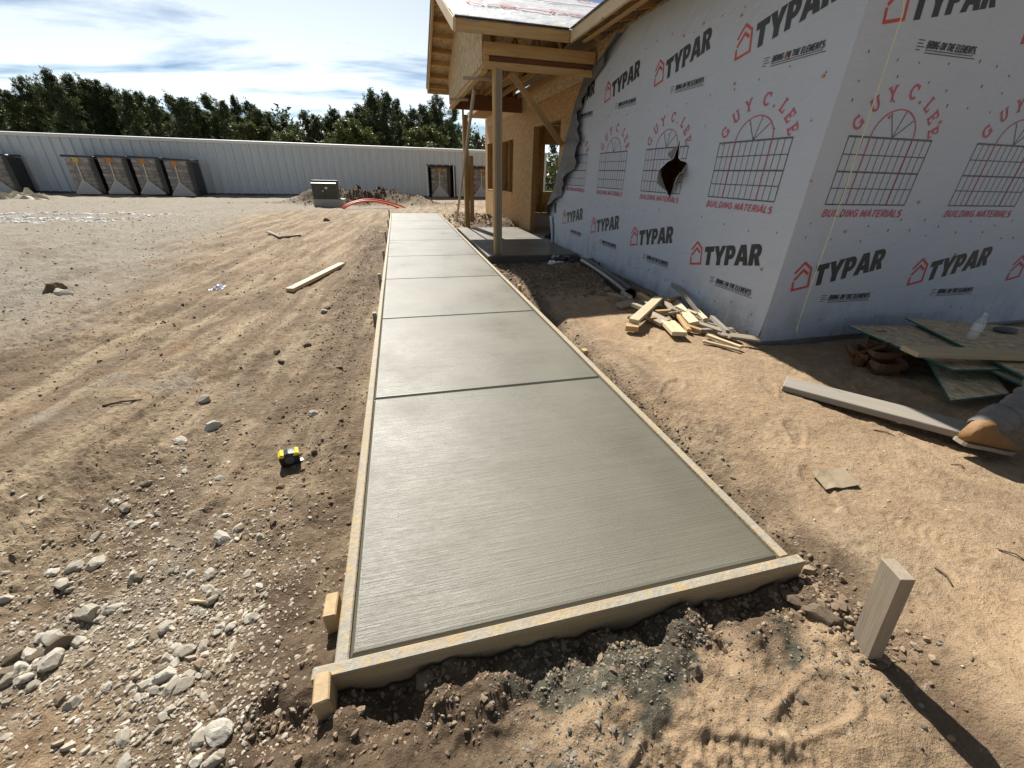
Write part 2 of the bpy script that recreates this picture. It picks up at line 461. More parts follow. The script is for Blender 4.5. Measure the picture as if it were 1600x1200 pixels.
def groundmat():
    k = N('site_dirt'); g = k.n('ShaderNodeNewGeometry').outputs['Position']
    wet_shade = k.attr('wet_shade'); grav = k.attr('grav'); sand = k.attr('sand'); spill = k.attr('spill')
    n0 = k.noise(g, 0.9, 6, 0.6); n1_ = k.noise(g, 5, 6, 0.65); n2 = k.noise(g, 38, 5, 0.65); n3 = k.noise(g, 190, 3, 0.6)
    rut = k.noise(k.mapping(k.mapping(g, rot=(0, 0, math.radians(6))), (2.6, 0.22, 1)), 2.0, 7, 0.66, 0.35)
    base = k.mix(k.ramp(n1_, (0.3, 0.0), (0.7, 1.0)), (0.295, 0.215, 0.138), (0.43, 0.33, 0.22))
    base = k.mix(k.math('MULTIPLY', k.ramp(rut, (0.38, 1.0), (0.54, 0.0)), 0.72), base, (0.155, 0.105, 0.064))
    base = k.mix(k.math('MULTIPLY', k.ramp(rut, (0.52, 0.0), (0.64, 1.0)), 0.7), base, (0.52, 0.415, 0.27))
    base = k.mix(k.math('MULTIPLY', k.ramp(k.noise(g, 2.3, 5), (0.58, 0.0), (0.72, 1.0)), 0.35), base, (0.42, 0.245, 0.12))
    sd = k.mix(k.ramp(n1_, (0.3, 0.0), (0.72, 1.0)), (0.34, 0.232, 0.138), (0.465, 0.342, 0.215))
    sd = k.mix(k.math('MULTIPLY', k.ramp(n0, (0.5, 0.0), (0.68, 1.0)), 0.5), sd, (0.44, 0.285, 0.165))
    sd = k.mix(k.math('MULTIPLY', k.ramp(k.noise(g, 1.7, 7, .68, .6), (0.40, 1.0), (0.56, 0.0)), 0.5), sd, (0.25, 0.175, 0.11))
    base = k.mix(sand, base, sd)
    gr = k.mix(k.ramp(n1_, (0.3, 0.0), (0.7, 1.0)), (0.27, 0.235, 0.185), (0.38, 0.338, 0.275))
    base = k.mix(grav, base, gr)
    wt = k.mix(n1_, (0.085, 0.056, 0.036), (0.20, 0.14, 0.088))
    base = k.mix(wet_shade, base, wt)
    sp = k.mix(k.ramp(n1_, (0.35, 0.0), (0.65, 1.0)), (0.062, 0.056, 0.037), (0.135, 0.124, 0.088))
    base = k.mix(spill, base, sp)
    base = k.mix(k.math('MULTIPLY', k.ramp(n2, (0.28, 1.0), (0.46, 0.0)), 0.55), base, (0.13, 0.088, 0.055))
    base = k.mix(k.math('MULTIPLY', k.ramp(n2, (0.58, 0.0), (0.75, 1.0)), 0.35), base, (0.50, 0.41, 0.29))
    base = k.mix(k.math('MULTIPLY', k.ramp(n3, (0.3, 1.0), (0.45, 0.0)), 0.4), base, (0.15, 0.105, 0.07))
    fl = k.noise(k.mapping(k.mapping(g, rot=(0, 0, math.radians(-12))), (1.0, 1.7, 1)), 15, 9, 0.72, 0.3)
    base = k.mix(k.math('MULTIPLY', k.ramp(fl, (0.37, 1.0), (0.46, 0.0)), k.math('SUBTRACT', 0.6, k.math('MULTIPLY', sand, 0.35))), base, (0.12, 0.085, 0.055))
    base = k.mix(k.math('MULTIPLY', k.ramp(fl, (0.58, 0.0), (0.68, 1.0)), 0.4), base, (0.60, 0.52, 0.39))
    k.set(Base_Color=base, Roughness=k.math('SUBTRACT', 0.92, k.math('MULTIPLY', spill, 0.38)))
    k.b.inputs['Specular IOR Level'].default_value = 0.25
    k.bump(n1_, 0.02, 0.5)
    k.bump(k.math('MULTIPLY', n2, k.math('SUBTRACT', 1.0, k.math('MULTIPLY', sand, 0.6))), 0.024, 1.0)
    k.bump(k.math('MULTIPLY', fl, k.math('SUBTRACT', 1.0, k.math('MULTIPLY', sand, 0.5))), 0.03, 0.8)
    k.bump(n3, 0.004, 0.8)
    return k.m
M['ground'] = groundmat()
def rockmat(name, a, b, island=False):
    k = N(name); co = k.coord()
    r = k.n('ShaderNodeNewGeometry').outputs['Random Per Island'] if island else k.rand()
    c = k.mix(k.ramp(r, (0.0, 0.0), (1.0, 1.0)), a, b)
    c = k.mix(k.math('MULTIPLY', k.noise(co, 14, 5, 0.65), 0.5), c, tuple(x * 0.5 for x in a))
    k.set(Base_Color=c, Roughness=0.9)
    k.bump(k.noise(co, 22, 5, 0.65), 0.006, 0.8)
    return k.m
M['rock'] = rockmat('pale_rock', (0.46, 0.40, 0.31), (0.82, 0.77, 0.66))
M['rock_brown'] = rockmat('brown_rock', (0.17, 0.125, 0.08), (0.30, 0.24, 0.17))
M['gravel'] = rockmat('gravel', (0.24, 0.18, 0.12), (0.70, 0.64, 0.53), True)
M['glint_white'] = rockmat('glint_white', (0.70, 0.69, 0.66), (0.90, 0.89, 0.87), True)
M['clod_dark'] = rockmat('clod_dark', (0.06, 0.04, 0.026), (0.17, 0.115, 0.075), True)
M['clod'] = rockmat('clod', (0.15, 0.10, 0.065), (0.40, 0.30, 0.20), True)
M['cement_clump'] = rockmat('cement_clump', (0.085, 0.078, 0.06), (0.36, 0.33, 0.27), True)
def underlay():
    k = N('roof_underlayment'); co = k.coord()
    f = k.noise(co, 2.5, 5, 0.6)
    k.set(Base_Color=k.mix(f, (0.62, 0.63, 0.65), (0.80, 0.80, 0.81)), Roughness=0.45)
    k.bump(k.noise(k.mapping(co, (1, 1, 1)), 5, 5, 0.6, 1.0), 0.03, 0.6)
    return k.m
M['underlay'] = underlay()
M['green_box'] = plain('transformer_green', (0.055, 0.066, 0.048), 0.5)
M['white_sticker'] = plain('white_sticker', (0.75, 0.75, 0.75), 0.5)
M['conduit'] = plain('red_conduit', (0.82, 0.11, 0.03), 0.42)
M['pipe'] = plain('black_pipe', (0.025, 0.025, 0.027), 0.28)
M['denim'] = plain('denim', (0.165, 0.16, 0.155), 0.85, bump=0.004, bsc=60, var=0.3)
M['boot'] = plain('boot_leather', (0.25, 0.135, 0.05), 0.7, bump=0.003, bsc=50, var=0.25)
M['sole'] = plain('boot_sole', (0.30, 0.255, 0.19), 0.8)
M['shirt'] = plain('shirt', (0.10, 0.12, 0.16), 0.85)
M['skin'] = plain('skin', (0.45, 0.27, 0.19), 0.55)
M['hair'] = plain('hair', (0.03, 0.02, 0.015), 0.6)
M['leather'] = plain('tool_leather', (0.13, 0.058, 0.02), 0.6, bump=0.004, bsc=45, var=0.35)
M['tape_yellow'] = plain('tape_yellow', (0.78, 0.62, 0.04), 0.4)
M['string'] = plain('string_yellow', (0.78, 0.80, 0.45), 0.6)
M['card'] = plain('cardboard', (0.30, 0.235, 0.155), 0.85, bump=0.003)
M['tarp'] = plain('tarp', (0.56, 0.50, 0.38), 0.7)
M['plastic_white'] = plain('plastic_white', (0.72, 0.76, 0.80), 0.3)
def clear():
    k = N('clear_plastic'); k.set(Base_Color=(0.9, 0.93, 0.95, 1), Roughness=0.08)
    k.b.inputs['Alpha'].default_value = 0.35
    return k.m
M['clear'] = clear()
def water():
    k = N('muddy_water'); g = k.n('ShaderNodeNewGeometry').outputs['Position']
    k.set(Base_Color=(0.20, 0.17, 0.13, 1), Roughness=0.06)
    k.bump(k.noise(g, 6, 3), 0.01, 0.3)
    return k.m
M['water'] = water()

# ------------------------------------------------------------------ ground
WX0, WX1, WY0, WY1 = -0.26, 1.245, 0.752, 14.9        # fresh concrete walk
WZ = 0.12
def height(x, y):
    x = np.asarray(x, dtype=np.float64); y = np.asarray(y, dtype=np.float64)
    d = np.hypot(x, y)
    near = 1 - sst(9, 22, d)
    z = 0.02 * fbm(x * 0.7, y * 0.7, 3, 1)
    # churned lot with ruts, left
    lf = 1 - sst(-1.4, -0.45, x)
    c, s = math.cos(math.radians(6)), math.sin(math.radians(6))
    u = x * c - y * s; v = x * s + y * c
    z = z + lf * (0.05 * noise(u * 1.6, v * 0.22, 5) + 0.022 * noise(u * 4.6 + .5 * noise(x * 3, y * 3, 71), v * 0.6, 6) + 0.020 * noise(u * 12 + .6 * noise(x * 7, y * 7, 72), v * 2.0, 9) * near + 0.012 * np.abs(noise(u * 26, v * 8, 19)) * near)
    # rough strip close to the form
    st = np.exp(-((x + 0.62) / 0.35) ** 2) * sst(14, 11, y)
    z = z + st * (0.028 * fbm(x * 5, y * 3, 3, 8) + 0.022)
    # right hand side is filled nearly level with the walk
    rt = sst(1.3, 1.55, x)
    z = z + rt * (0.075 * (1 - sst(2.3, 3.0, x)) + 0.025) * (1 - sst(5.6, 6.6, y))
    z = z + 0.10 * sst(0.45, 0.0, y) * sst(1.15, 1.6, x)
    # dug out front of the walk
    tr = sst(-0.7, -0.3, x) * sst(1.6, 1.25, x) * sst(0.05, 0.42, y) * sst(1.1, 0.8, y)
    z = z + tr * (0.048 + (0.022 + 0.028 * sst(.42, .58, y)) * fbm(x * 5, y * 5, 4, 3))
    # lumps everywhere near the camera
    ro = 0.35 + 0.9 * sst(-0.1, 0.5, noise(x * 0.8, y * 0.8, 21))
    z = z + near * ro * (0.012 * fbm(x * 7, y * 7, 4, 2) + (0.0055 + .009 * lf) * np.abs(noise(x * 26, y * 26, 4)) + (0.003 + .004 * lf) * noise(x * 60, y * 60, 7))
    for cx, cy, a in ((.48, .34, .4), (.74, .30, -.5), (1.0, .36, .15), (1.78, 1.05, 1.2), (2.05, 1.45, .9), (1.95, .72, 2.0), (2.35, 1.95, 1.0), (1.65, 2.05, .6), (2.45, .95, 1.8), (1.9, 2.6, 1.4), (2.1, 3.0, 1.1), (1.6, 1.5, 1.7), (2.7, 1.2, 1.3), (-.95, 1.5, 1.2), (-1.1, 2.2, 1.4)):
        du = (x - cx) * math.cos(a) + (y - cy) * math.sin(a); dv = -(x - cx) * math.sin(a) + (y - cy) * math.cos(a)
        hw = 0.046 + 0.01 * np.sin(du * 18)
        e = np.sqrt((du / .145) ** 2 + (dv / hw) ** 2)
        z = z - sst(1.1, .85, e) * (0.008 - 0.004 * sst(-.2, .3, np.sin(du * 2 * np.pi / .034))) + 0.006 * np.exp(-((e - 1.25) / .2) ** 2)
    # spoil heaps by the transformer and beyond the porch
    for cx, cy, hh, r in ((-1.35, 21.2, .62, .62), (-0.1, 21.0, .5, .8), (-2.3, 21.7, .52, .6), (-4.1, 21.9, .32, .6), (0.9, 20.6, .28, .7), (-3.3, 22.3, .4, .9),
                          (2.2, 12.0, .22, .75), (1.75, 13.4, .2, .7), (2.7, 11.7, .2, .5), (1.4, 15.6, .16, .9), (2.4, 14.2, .12, 1.0), (2.75, 7.0, .0, .5), (2.55, 6.1, .1, .45), (2.8, 5.3, .06, .3)):
        z = z + hh * np.exp(-(((x - cx)**2 + (y - cy)**2) / r**2)) * (0.95 + 0.45 * fbm(x * 2.0, y * 2.0, 2, 13))
    # flatten below walk, porch slab, building
    def inside(x0, x1, y0, y1, e=0.03):
        return sst(x0, x0 + e, x) * sst(x1, x1 - e, x) * sst(y0, y0 + e, y) * sst(y1, y1 - e, y)
    k = inside(WX0 - .05, WX1 + .05, WY0 - .05, WY1 + .04)
    z = z * (1 - k) - 0.06 * k
    k = np.maximum(inside(1.36, 3.12, 6.9, 10.98), inside(3.0, 12.0, 2.76, 16.1))
    z = z * (1 - k) - 0.06 * k
    return z
def hz(x, y): return float(height(x, y))
def build_ground():
    a_f = np.radians(np.linspace(-88, 88, 760))            # fine fan in the direction of view
    a_b = np.radians(np.linspace(88, 272, 90))[1:-1]
    ang = np.concatenate([a_f, a_b]) + math.radians(14.9)
    na = len(ang)
    rad = np.concatenate([np.geomspace(0.25, 30, 560), np.geomspace(31, 900, 45)])
    A, Rr = np.meshgrid(ang, rad)
    X = Rr * np.sin(A); Y = Rr * np.cos(A)
    Z = height(X, Y)
    V = np.stack([X, Y, Z], -1).reshape(-1, 3)
    nr = len(rad)
    i = np.arange(nr - 1)[:, None]; j = np.arange(na)[None, :]; j2 = (j + 1) % na
    F = np.stack([i * na + j, i * na + j2, (i + 1) * na + j2, (i + 1) * na + j], -1).reshape(-1, 4)[:, ::-1]
    V = np.vstack([V, [[0, 0, float(height(0, 0))]]])
    me = np_mesh('ground', V, F, True)
    c = len(V) - 1
    bm = bmesh.new(); bm.from_mesh(me); bm.verts.ensure_lookup_table()
    for k in range(na):
        f = bm.faces.new((bm.verts[c], bm.verts[(k + 1) % na], bm.verts[k])); f.smooth = True
    bm.to_mesh(me); bm.free()
    x = V[:, 0]; y = V[:, 1]
    nz = fbm(x * 1.3, y * 1.3, 4, 31); nf = fbm(x * 5, y * 5, 4, 41)
    wet_shade = 0.6 * np.exp(-((x + 0.50) / 0.34) ** 2) * sst(16, 9, y) * sst(-0.5, 0.2, nz + .35) * (x < 0.2)
    wet_shade = wet_shade + 0.9 * sst(-0.6, -0.3, x) * sst(1.5, 1.25, x + .1 * nf) * sst(0.46, 0.60, y + 0.14 * nf + 0.16 * sst(0.35, -0.1, x)) * sst(1.0, 0.8, y)
    wet_shade = wet_shade + 0.4 * sst(0.2, 0.5, nz + 0.25 * nf) * (x < -0.3) * sst(14, 8, y)
    wet_shade = wet_shade + 0.85 * sst(1.25, 1.3, x) * sst(1.5, 1.33, x + 0.08 * nf) * sst(8, 5, y)
    wet_shade = wet_shade + 0.7 * sst(1.3, 1.6, x) * sst(4.3, 4.8, y + .15 * nf) * sst(12.2, 11, y) * (x < 3.2)  # darker dirt by the porch: its cast shade painted into the colour
    wet_shade = wet_shade + 1.6 * np.exp(-(((x + 1.3) / 3.4)**2 + ((y - 21.3) / 1.2)**2) * 1.1)
    sand = sst(1.35, 1.8, x + .15 * nf) * sst(6, 4.6, y)
    sand = np.maximum(sand, sst(0.1, 0.35, x + .2 * nf) * sst(0.60, 0.46, y + .12 * nf))
    grav = sst(-2.4, -4.2, x + 0.22 * (y - 5) * 0.6 + .5 * nz) * sst(2.0, 5.5, y) + sst(15.5, 19, y) * sst(3, -3, x)
    grav = np.maximum(grav, sst(22.8, 24, y))
    grav = np.maximum(grav, 0.75 * sst(0.05, 0.4, fbm(x * 1.1 + 3, y * 1.1, 3, 55)) * (x < -0.9) * (y < 3.5))
    sp = sst(0.02, 0.25, nf * .6 + nz * .4 + 0.95 * np.exp(-(((x - 0.50) / .40)**2 + ((y - .60) / .085)**2)) + 0.5 * np.exp(-(((x - 0.24) / .16)**2 + ((y - .40) / .05)**2)) + .35 * np.exp(-(((x - 1.05) / .2)**2 + ((y - .50) / .09)**2)) - 0.36)
    sp = sp * sst(-0.2, 0.0, x) * sst(1.7, 1.2, x) * sst(0.72, 0.66, y) * sst(0.18, 0.3, y)
    for nm, ar in (('wet_shade', wet_shade), ('sand', sand), ('grav', grav), ('spill', sp)):
        at = me.attributes.new(nm, 'FLOAT', 'POINT'); at.data.foreach_set('value', np.clip(ar, 0, 1).astype(np.float32))
    o = obj('ground', me, M['ground'])
    tag(o, kind='structure')
    return o
build_ground()

# puddles glinting far left
def puddle(cx, cy, rx, ry, rot, seed):
    n = 48; mb = MB(); vs = [(cx, cy, 0)]
    z = max(hz(cx + rx * .5 * math.cos(t), cy + ry * .5 * math.sin(t)) for t in np.linspace(0, 6.28, 12)) + 0.004
    vs = [(cx, cy, z)]
    for k in range(n):
        t = 2 * math.pi * k / n
        q = 1 + 0.75 * float(fbm(math.cos(t) * 1.7 + seed, math.sin(t) * 1.7, 4, seed))
        x = rx * q * math.cos(t); y = ry * q * math.sin(t)
        vs.append((cx + x * math.cos(rot) - y * math.sin(rot), cy + x * math.sin(rot) + y * math.cos(rot), z))
    mb.add(vs, [(0, 1 + k, 1 + (k + 1) % n) for k in range(n)])
    return tag(obj('puddle', mb.mesh(fix=False), M['water']), kind='structure')
puddle(-10.9, 14.6, 1.2, 0.10, 0.15, 3)

# ------------------------------------------------------------------ walk
def slab_mesh(lx, ly, h, band=0.022):
    bm = bmesh.new()
    xs = sorted({0, 0.012, band, lx / 2, lx - band, lx - 0.012, lx}); ys = sorted({0, 0.012, band, ly / 2, ly - band, ly - 0.012, ly})
    g = {}
    for i, x in enumerate(xs):
        for j, y in enumerate(ys):
            z = -0.009 if (i in (0, len(xs) - 1) or j in (0, len(ys) - 1)) else 0
            g[i, j] = bm.verts.new((x, y, z))
    for i in range(len(xs) - 1):
        for j in range(len(ys) - 1):
            bm.faces.new((g[i, j], g[i+1, j], g[i+1, j+1], g[i, j+1]))
    bd = [e for e in bm.edges if e.is_boundary]
    r = bmesh.ops.extrude_edge_only(bm, edges=bd)
    nv = [v for v in r['geom'] if isinstance(v, bmesh.types.BMVert)]
    for v in nv: v.co.z = -h
    bmesh.ops.recalc_face_normals(bm, faces=bm.faces)
    me = bm_mesh(bm, 'slab')
    at = me.attributes.new('edge', 'FLOAT', 'POINT')
    val = []
    for v in me.vertices:
        d = min(v.co.x, lx - v.co.x, v.co.y, ly - v.co.y)
        val.append(1.0 if d < band - 1e-4 else (0.35 if d < band + 1e-4 else 0.0))
    at.data.foreach_set('value', val)
    return me
walk = empty('walkway', ((WX0 + WX1) / 2, WY0, 0))
tag(walk, kind='structure')
jy = [WY0, 2.29, 3.85, 5.47, 7.08, 8.83, 10.65, 12.52, WY1]
for a, b in zip(jy[:-1], jy[1:]):
    obj('slab_panel', slab_mesh(WX1 - WX0, b - a - 0.006, 0.13), M['concrete'], walk, Matrix.Translation((WX0, a + 0.003, WZ)))
porch = obj('porch_slab', slab_mesh(3.0 - 1.375, 10.95 - 6.93, 0.14), M['concrete'], None, Matrix.Translation((1.375, 6.93, WZ - 0.004)))
tag(porch, kind='structure')

# ------------------------------------------------------------------ form boards and stakes
def form(a, b, label, up):
    o = board('form_board', a, b, 0.14, 0.038, M['form'], None, up, 0.004)
    return tag(o, label, 'form board', 'form boards round the fresh walk')
fz = 0.056
lx = WX0 - 0.019; rx = WX1 + 0.021
form((lx, WY0 - .038, fz), (lx - .004, 4.93, fz), 'cement-splattered form board along left edge, nearest length with front stakes', (1, 0, 0))
form((lx - .004, 4.935, fz - .002), (lx + .003, 9.9, fz - .002), 'middle length of form board along left edge of the concrete walk', (1, 0, 0))
form((lx + .003, 9.905, fz), (lx, WY1, fz), 'farthest length of form board on left edge, toward the red conduit', (1, 0, 0))
form((rx, WY0, fz), (rx + .006, 5.2, fz), 'cement-splattered form board along right edge, nearest length beside wood scraps', (1, 0, 0))
form((rx + .006, 5.205, fz - .002), (rx + .004, 10.0, fz - .002), 'form board on right edge of the walk passing the porch slab', (1, 0, 0))
form((rx + .004, 10.005, fz), (rx, WY1, fz), 'farthest form board on right edge of walk, beyond the porch slab', (1, 0, 0))
form((lx - .075, WY0 - .021, fz + .001), (rx + .055, WY0 - .021, fz + .001), 'front form board closing the near end of the concrete walk', (0, 1, 0))

def stake(name, x, y, top, wdt, thk, ang, lean, mat, label, group, deep=0.22, cat='stake'):
    a = Vector((x, y, hz(x, y) - deep * 0.5)); b = Vector((x + lean[0], y + lean[1], top))
    o = board(name, a, b, wdt, thk, M[mat], None, (math.cos(ang), math.sin(ang), 0), 0.004)
    return tag(o, label, cat, group)
gs = 'stakes holding the forms'
stake('wood_stake', lx - .046, 0.93, 0.135, .085, .04, 0, (-.004, 0), 'stake_wood', 'yellow stake block against left form, just behind the corner stake', gs)
stake('wood_stake', lx - .030, 0.668, 0.150, .042, .078, math.pi / 2 + .1, (-.008, .010), 'stake_wood', 'tall yellow corner stake with dark side at the near left form corner', gs)
for x, y, t, l in ((lx - .045, 3.92, .16, 'weathered stake left of walk beside third panel joint'),
                (lx - .045, 5.42, .20, 'dark upright stake left of walk near the lying two by four'),
                (lx - .05, 7.35, .17, 'thin stake at left form near the middle of the walk'),
                (lx - .05, 9.2, .24, 'upright brown stake at left form toward the far end'),
                (lx - .05, 11.9, .2, 'small stake at left form two panels before the end'),
                (lx - .05, 14.4, .26, 'last stake on the left form by the far end of the walk')):
    stake('wood_stake', x, y, t, .06, .038, 0.05, (.0, .01), 'grey_wood', l, gs)
for x, y, t, l in ((rx + .05, 2.72, .14, 'short pale stake block right of walk opposite second panel'),
                (rx + .05, 4.7, .17, 'small stake on right form in the porch shadow edge'),
                (rx + .055, 13.6, .2, 'small stake on right form near the far end')):
    stake('wood_stake', x, y, t, .06, .038, 0.05, (.0, .01), 'pine', l, gs)
# lone survey stake right foreground
zb = hz(1.30, 0.47)
b0 = at_z(1353, 1012, zb); tp = b0 + Vector((-0.03, 0.03, 0.34))
ax = (b0 - tp).normalized()
o = board('survey_stake', b0 + Vector((.012, -.012, -.14)), tp, 0.076, 0.038, M['stake_grey'], None, (-0.95, 0.34, 0.0), 0.002)
tag(o, 'thick weathered grey two by four stake leaning in bare sand, right foreground', 'stake')

# ------------------------------------------------------------------ unfinished building
XW, YW = 3.06, 2.80
BL = empty('unfinished_building', (XW, YW, 0))
tag(BL, 'unfinished wood framed building wrapped in printed white house wrap with open porch', 'building')
ZE0, ZE1 = 2.975, 3.11           # eave fascia bottom / top
PIT = 0.42
# floor and footing
mb = MB().box((3.085, 2.835, -0.12), (11.9, 15.95, 0.06)); obj('foundation', mb.mesh(), M['pad'], BL)
XO = XW + 0.022                   # sheathing face
def osbx(y0, y1, z0, z1, mat='osb'):
    me = box_mesh(z1 - z0, y1 - y0, 0.012, 0.001)
    me = me if not me.materials else me
    m = Matrix(((0, 0, 1, XO + .006), (0, 1, 0, (y0 + y1) / 2), (1, 0, 0, (z0 + z1) / 2), (0, 0, 0, 1)))
    o = obj('sheathing_panel', me, None, BL, m)
    if not me.materials: me.materials.append(M[mat])
    return o
g = 0.003
# left wall: z bands with openings (wrapped window, door, two windows)
for y0, y1, z0, z1 in ((2.83, 4.05, .06, 2.72), (4.05, 5.27, .06, .9), (4.05, 4.2, .9, 2.05), (5.15, 5.27, .9, 2.05), (4.05, 5.27, 2.05, 2.72), (5.27, 6.49, .06, 2.72), (6.49, 7.71, .06, 2.72), (7.71, 8.47, .06, 2.72),
                       (8.47, 10.25, 2.32, 2.72), (10.25, 11.2, .06, 2.72), (11.2, 12.05, .06, 2.72), (12.05, 13.5, .06, .87), (12.05, 13.5, 2.2, 2.72), (13.5, 14.3, .06, 2.72), (14.3, 15.6, .06, .84), (14.3, 15.6, 2.25, 2.72), (15.6, 16.0, .06, 2.72)):
    osbx(y0 + g, y1 - g, z0 + g, z1 - g)
for y0 in np.arange(2.83, 15.9, 2.44):
    osbx(y0 + g, min(y0 + 2.44, 16.0) - g, 2.72 + g, 3.12, 'osb_pale')
def stud(y, x=XO + .014, z0=.06, z1=2.8, mat='pine_warm', nm='stud'):
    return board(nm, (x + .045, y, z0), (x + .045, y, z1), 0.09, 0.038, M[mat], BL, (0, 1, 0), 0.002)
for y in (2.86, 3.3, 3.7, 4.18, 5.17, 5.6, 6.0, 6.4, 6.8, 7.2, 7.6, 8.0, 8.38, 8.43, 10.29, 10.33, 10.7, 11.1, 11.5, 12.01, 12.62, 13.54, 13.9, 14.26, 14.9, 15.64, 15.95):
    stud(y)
# thick jambs lining the openings
for (y0, y1, z0, z1) in ((8.47, 10.25, .06, 2.32), (12.05, 13.5, .87, 2.2), (14.3, 15.6, .84, 2.25)):
    xx = XO + 0.06
    board('jamb', (xx, y1 - .012, z0), (xx, y1 - .012, z1), .13, .024, M['pine_warm'], BL, (0, 1, 0))
    board('jamb', (xx, y0 + .012, z0), (xx, y0 + .012, z1), .13, .024, M['pine_warm'], BL, (0, 1, 0))
    board('header', (xx, y0 + .026, z1 - .012), (xx, y1 - .026, z1 - .012), .13, .024, M['pine'], BL)
    if z0 > .2: board('window_sill', (xx, y0 + .026, z0 + .012), (xx, y1 - .026, z0 + .012), .13, .024, M['pine'], BL)
board('top_plate', (XO + .06, 2.85, 2.85), (XO + .06, 15.95, 2.85), .09, .076, M['pine_warm'], BL)
# far gable wall with windows seen through the doorway
def osby(x0, x1, z0, z1, y, mat='osb'):
    return obj('sheathing_panel', MB().box((x0 + g, y, z0 + g), (x1 - g, y + .012, z1 - g)).mesh(), M[mat], BL)
for x0, x1, z0, z1 in ((3.1, 5.2, .06, 2.9), (5.2, 7.3, .06, .79), (5.2, 7.3, 2.3, 2.9), (7.3, 9.5, .06, 2.9), (9.5, 11.9, .06, 2.9)):
    osby(x0, x1, z0, z1, 15.97)
for x in (5.2, 5.92, 6.6, 7.3, 3.6, 4.2, 4.7, 7.9, 8.6):
    board('stud', (x, 15.9, .06), (x, 15.9, 2.85), .09, .04, M['pine_pale'] if x == 5.92 else M['pine_warm'], BL, (1, 0, 0))  # paler wood on one stud paints the light on its edges
board('window_sill', (5.2, 15.9, .79), (7.3, 15.9, .79), .14, .03, M['pine_pale'], BL)
# right wall and inner partition keep the interior dark
obj('sheathing_panel', MB().box((11.9, 2.85, .06), (11.912, 15.95, 2.95)).mesh(), M['osb'], BL)
obj('sheathing_panel', MB().box((5.0, 7.9, .06), (11.8, 7.95, 2.85)).mesh(), M['osb'], BL)
# front wall sheathing incl. gable
RX = 7.5; RZ = ZE1 + (RX - 2.5) * PIT
def roofz(x): return ZE1 + (x - 2.5) * PIT if x <= RX else RZ - (x - RX) * PIT
for y, nm in ((2.82, 'sheathing_panel'), (15.985, 'sheathing_panel')):
    obj('gable_panel', MB().prism([(3.09, 2.9), (11.9, 2.9), (11.9, roofz(11.9) - .06), (RX, RZ - .06), (3.09, roofz(3.09) - .06)], 1, y, y + .01).mesh(), M['osb'], BL)
obj('sheathing_panel', MB().box((3.09, 2.82, .06), (11.9, 2.83, 2.9)).mesh(), M['osb'], BL)

# ---- roof
YR0, YR1 = 2.2, 16.05
roof = obj('roof_deck', MB().prism([(2.5, ZE1 + .002), (RX, RZ), (RX, RZ + .014), (2.5, ZE1 + .016)], 1, YR0, 6.7).prism([(2.5, ZE1 + .002), (RX, RZ), (RX, RZ + .014), (2.5, ZE1 + .016)], 1, 11.7, YR1)
           .prism([(RX, RZ), (12.5, ZE1 + .002), (12.5, ZE1 + .016), (RX, RZ + .014)], 1, YR0, YR1)
           .prism([(2.98, roofz(2.98) - .03), (RX, RZ), (RX, RZ + .014), (2.98, roofz(2.98) - .016)], 1, 6.705, 11.695).mesh(), M['osb_pale'], BL)  # last prism: unseen extra deck below the porch roof, darkens the interior
for ya, yb in ((6.7, 9.2), (11.7, 9.2)):
    t = [(2.5, ya, ZE1 + .002), (5.0, yb, roofz(5.0)), (5.0, ya, roofz(5.0)), (RX, ya, RZ), (RX, yb, RZ)]
    u_ = [(x, y, z + .012) for x, y, z in t]
    obj('roof_deck', MB().add(t + u_, [(0, 2, 1), (2, 3, 4, 1), (5, 6, 7), (7, 6, 9, 8), (0, 1, 6, 5)]).mesh(), M['osb_pale'], BL)
# porch gable roof
PY0, PY1, PX0 = 6.7, 11.7, 0.90
PR = (PY0 + PY1) / 2; PZ = ZE1 + (PR - PY0) * PIT
def pslope(s, z0, name, mat, x0=PX0, ex=0.0):
    ya = PY0 - ex if s > 0 else PY1 + ex
    za_ = ZE1 - ex * PIT
    mb = MB()
    lo = [(x0, ya, za_), (2.5 - ex, ya, za_), (2.5 + (PR - PY0), PR, PZ), (x0, PR, PZ)]
    b = [(x, y, z + z0) for x, y, z in lo]; t = [(x, y, z + z0 + .013) for x, y, z in lo]
    mb.add(b + t, [(0, 1, 2, 3), (4, 5, 6, 7), (0, 1, 5, 4), (1, 2, 6, 5), (2, 3, 7, 6), (3, 0, 4, 7)])
    return obj(name, mb.mesh(), M[mat], BL)
pslope(1, .002, 'roof_deck', 'osb_pale'); pslope(-1, .002, 'roof_deck', 'osb_pale')
# wrinkled underlayment on the near slope, ragged lower edge
def underlay_mesh(s, x0, x1v, edge):
    nx, ny = 60, 40; V = []; F = []
    for j in range(ny + 1):
        for i in range(nx + 1):
            v = j / ny; y = PY0 + v * (PR - PY0)
            xr = 2.5 + (y - PY0) - 0.01
            x = x0 + (xr - x0) * i / nx
            yy = y - (1 - v) ** 12 * (0.03 + 0.03 * float(noise(x * 3, 2.2, 3)))
            z = ZE1 + (yy - PY0) * PIT + .030 + 0.012 * float(fbm(x * 3, yy * 3, 3, 77)) - (1 - v) ** 12 * (0.025 + 0.02 * float(noise(x * 4, 7.7, 5)))
            V.append((x, yy if s > 0 else PY0 + PY1 - yy, z))
    for j in range(ny):
        for i in range(nx):
            a = j * (nx + 1) + i
            F.append((a, a + 1, a + nx + 2, a + nx + 1))
    return np_mesh('underlay', V, F, True)
ul = obj('underlayment', underlay_mesh(1, PX0 - .015, 2.5, 0), M['underlay'], BL)
obj('underlayment', underlay_mesh(-1, PX0 - .015, 2.5, 0), M['underlay'], BL)
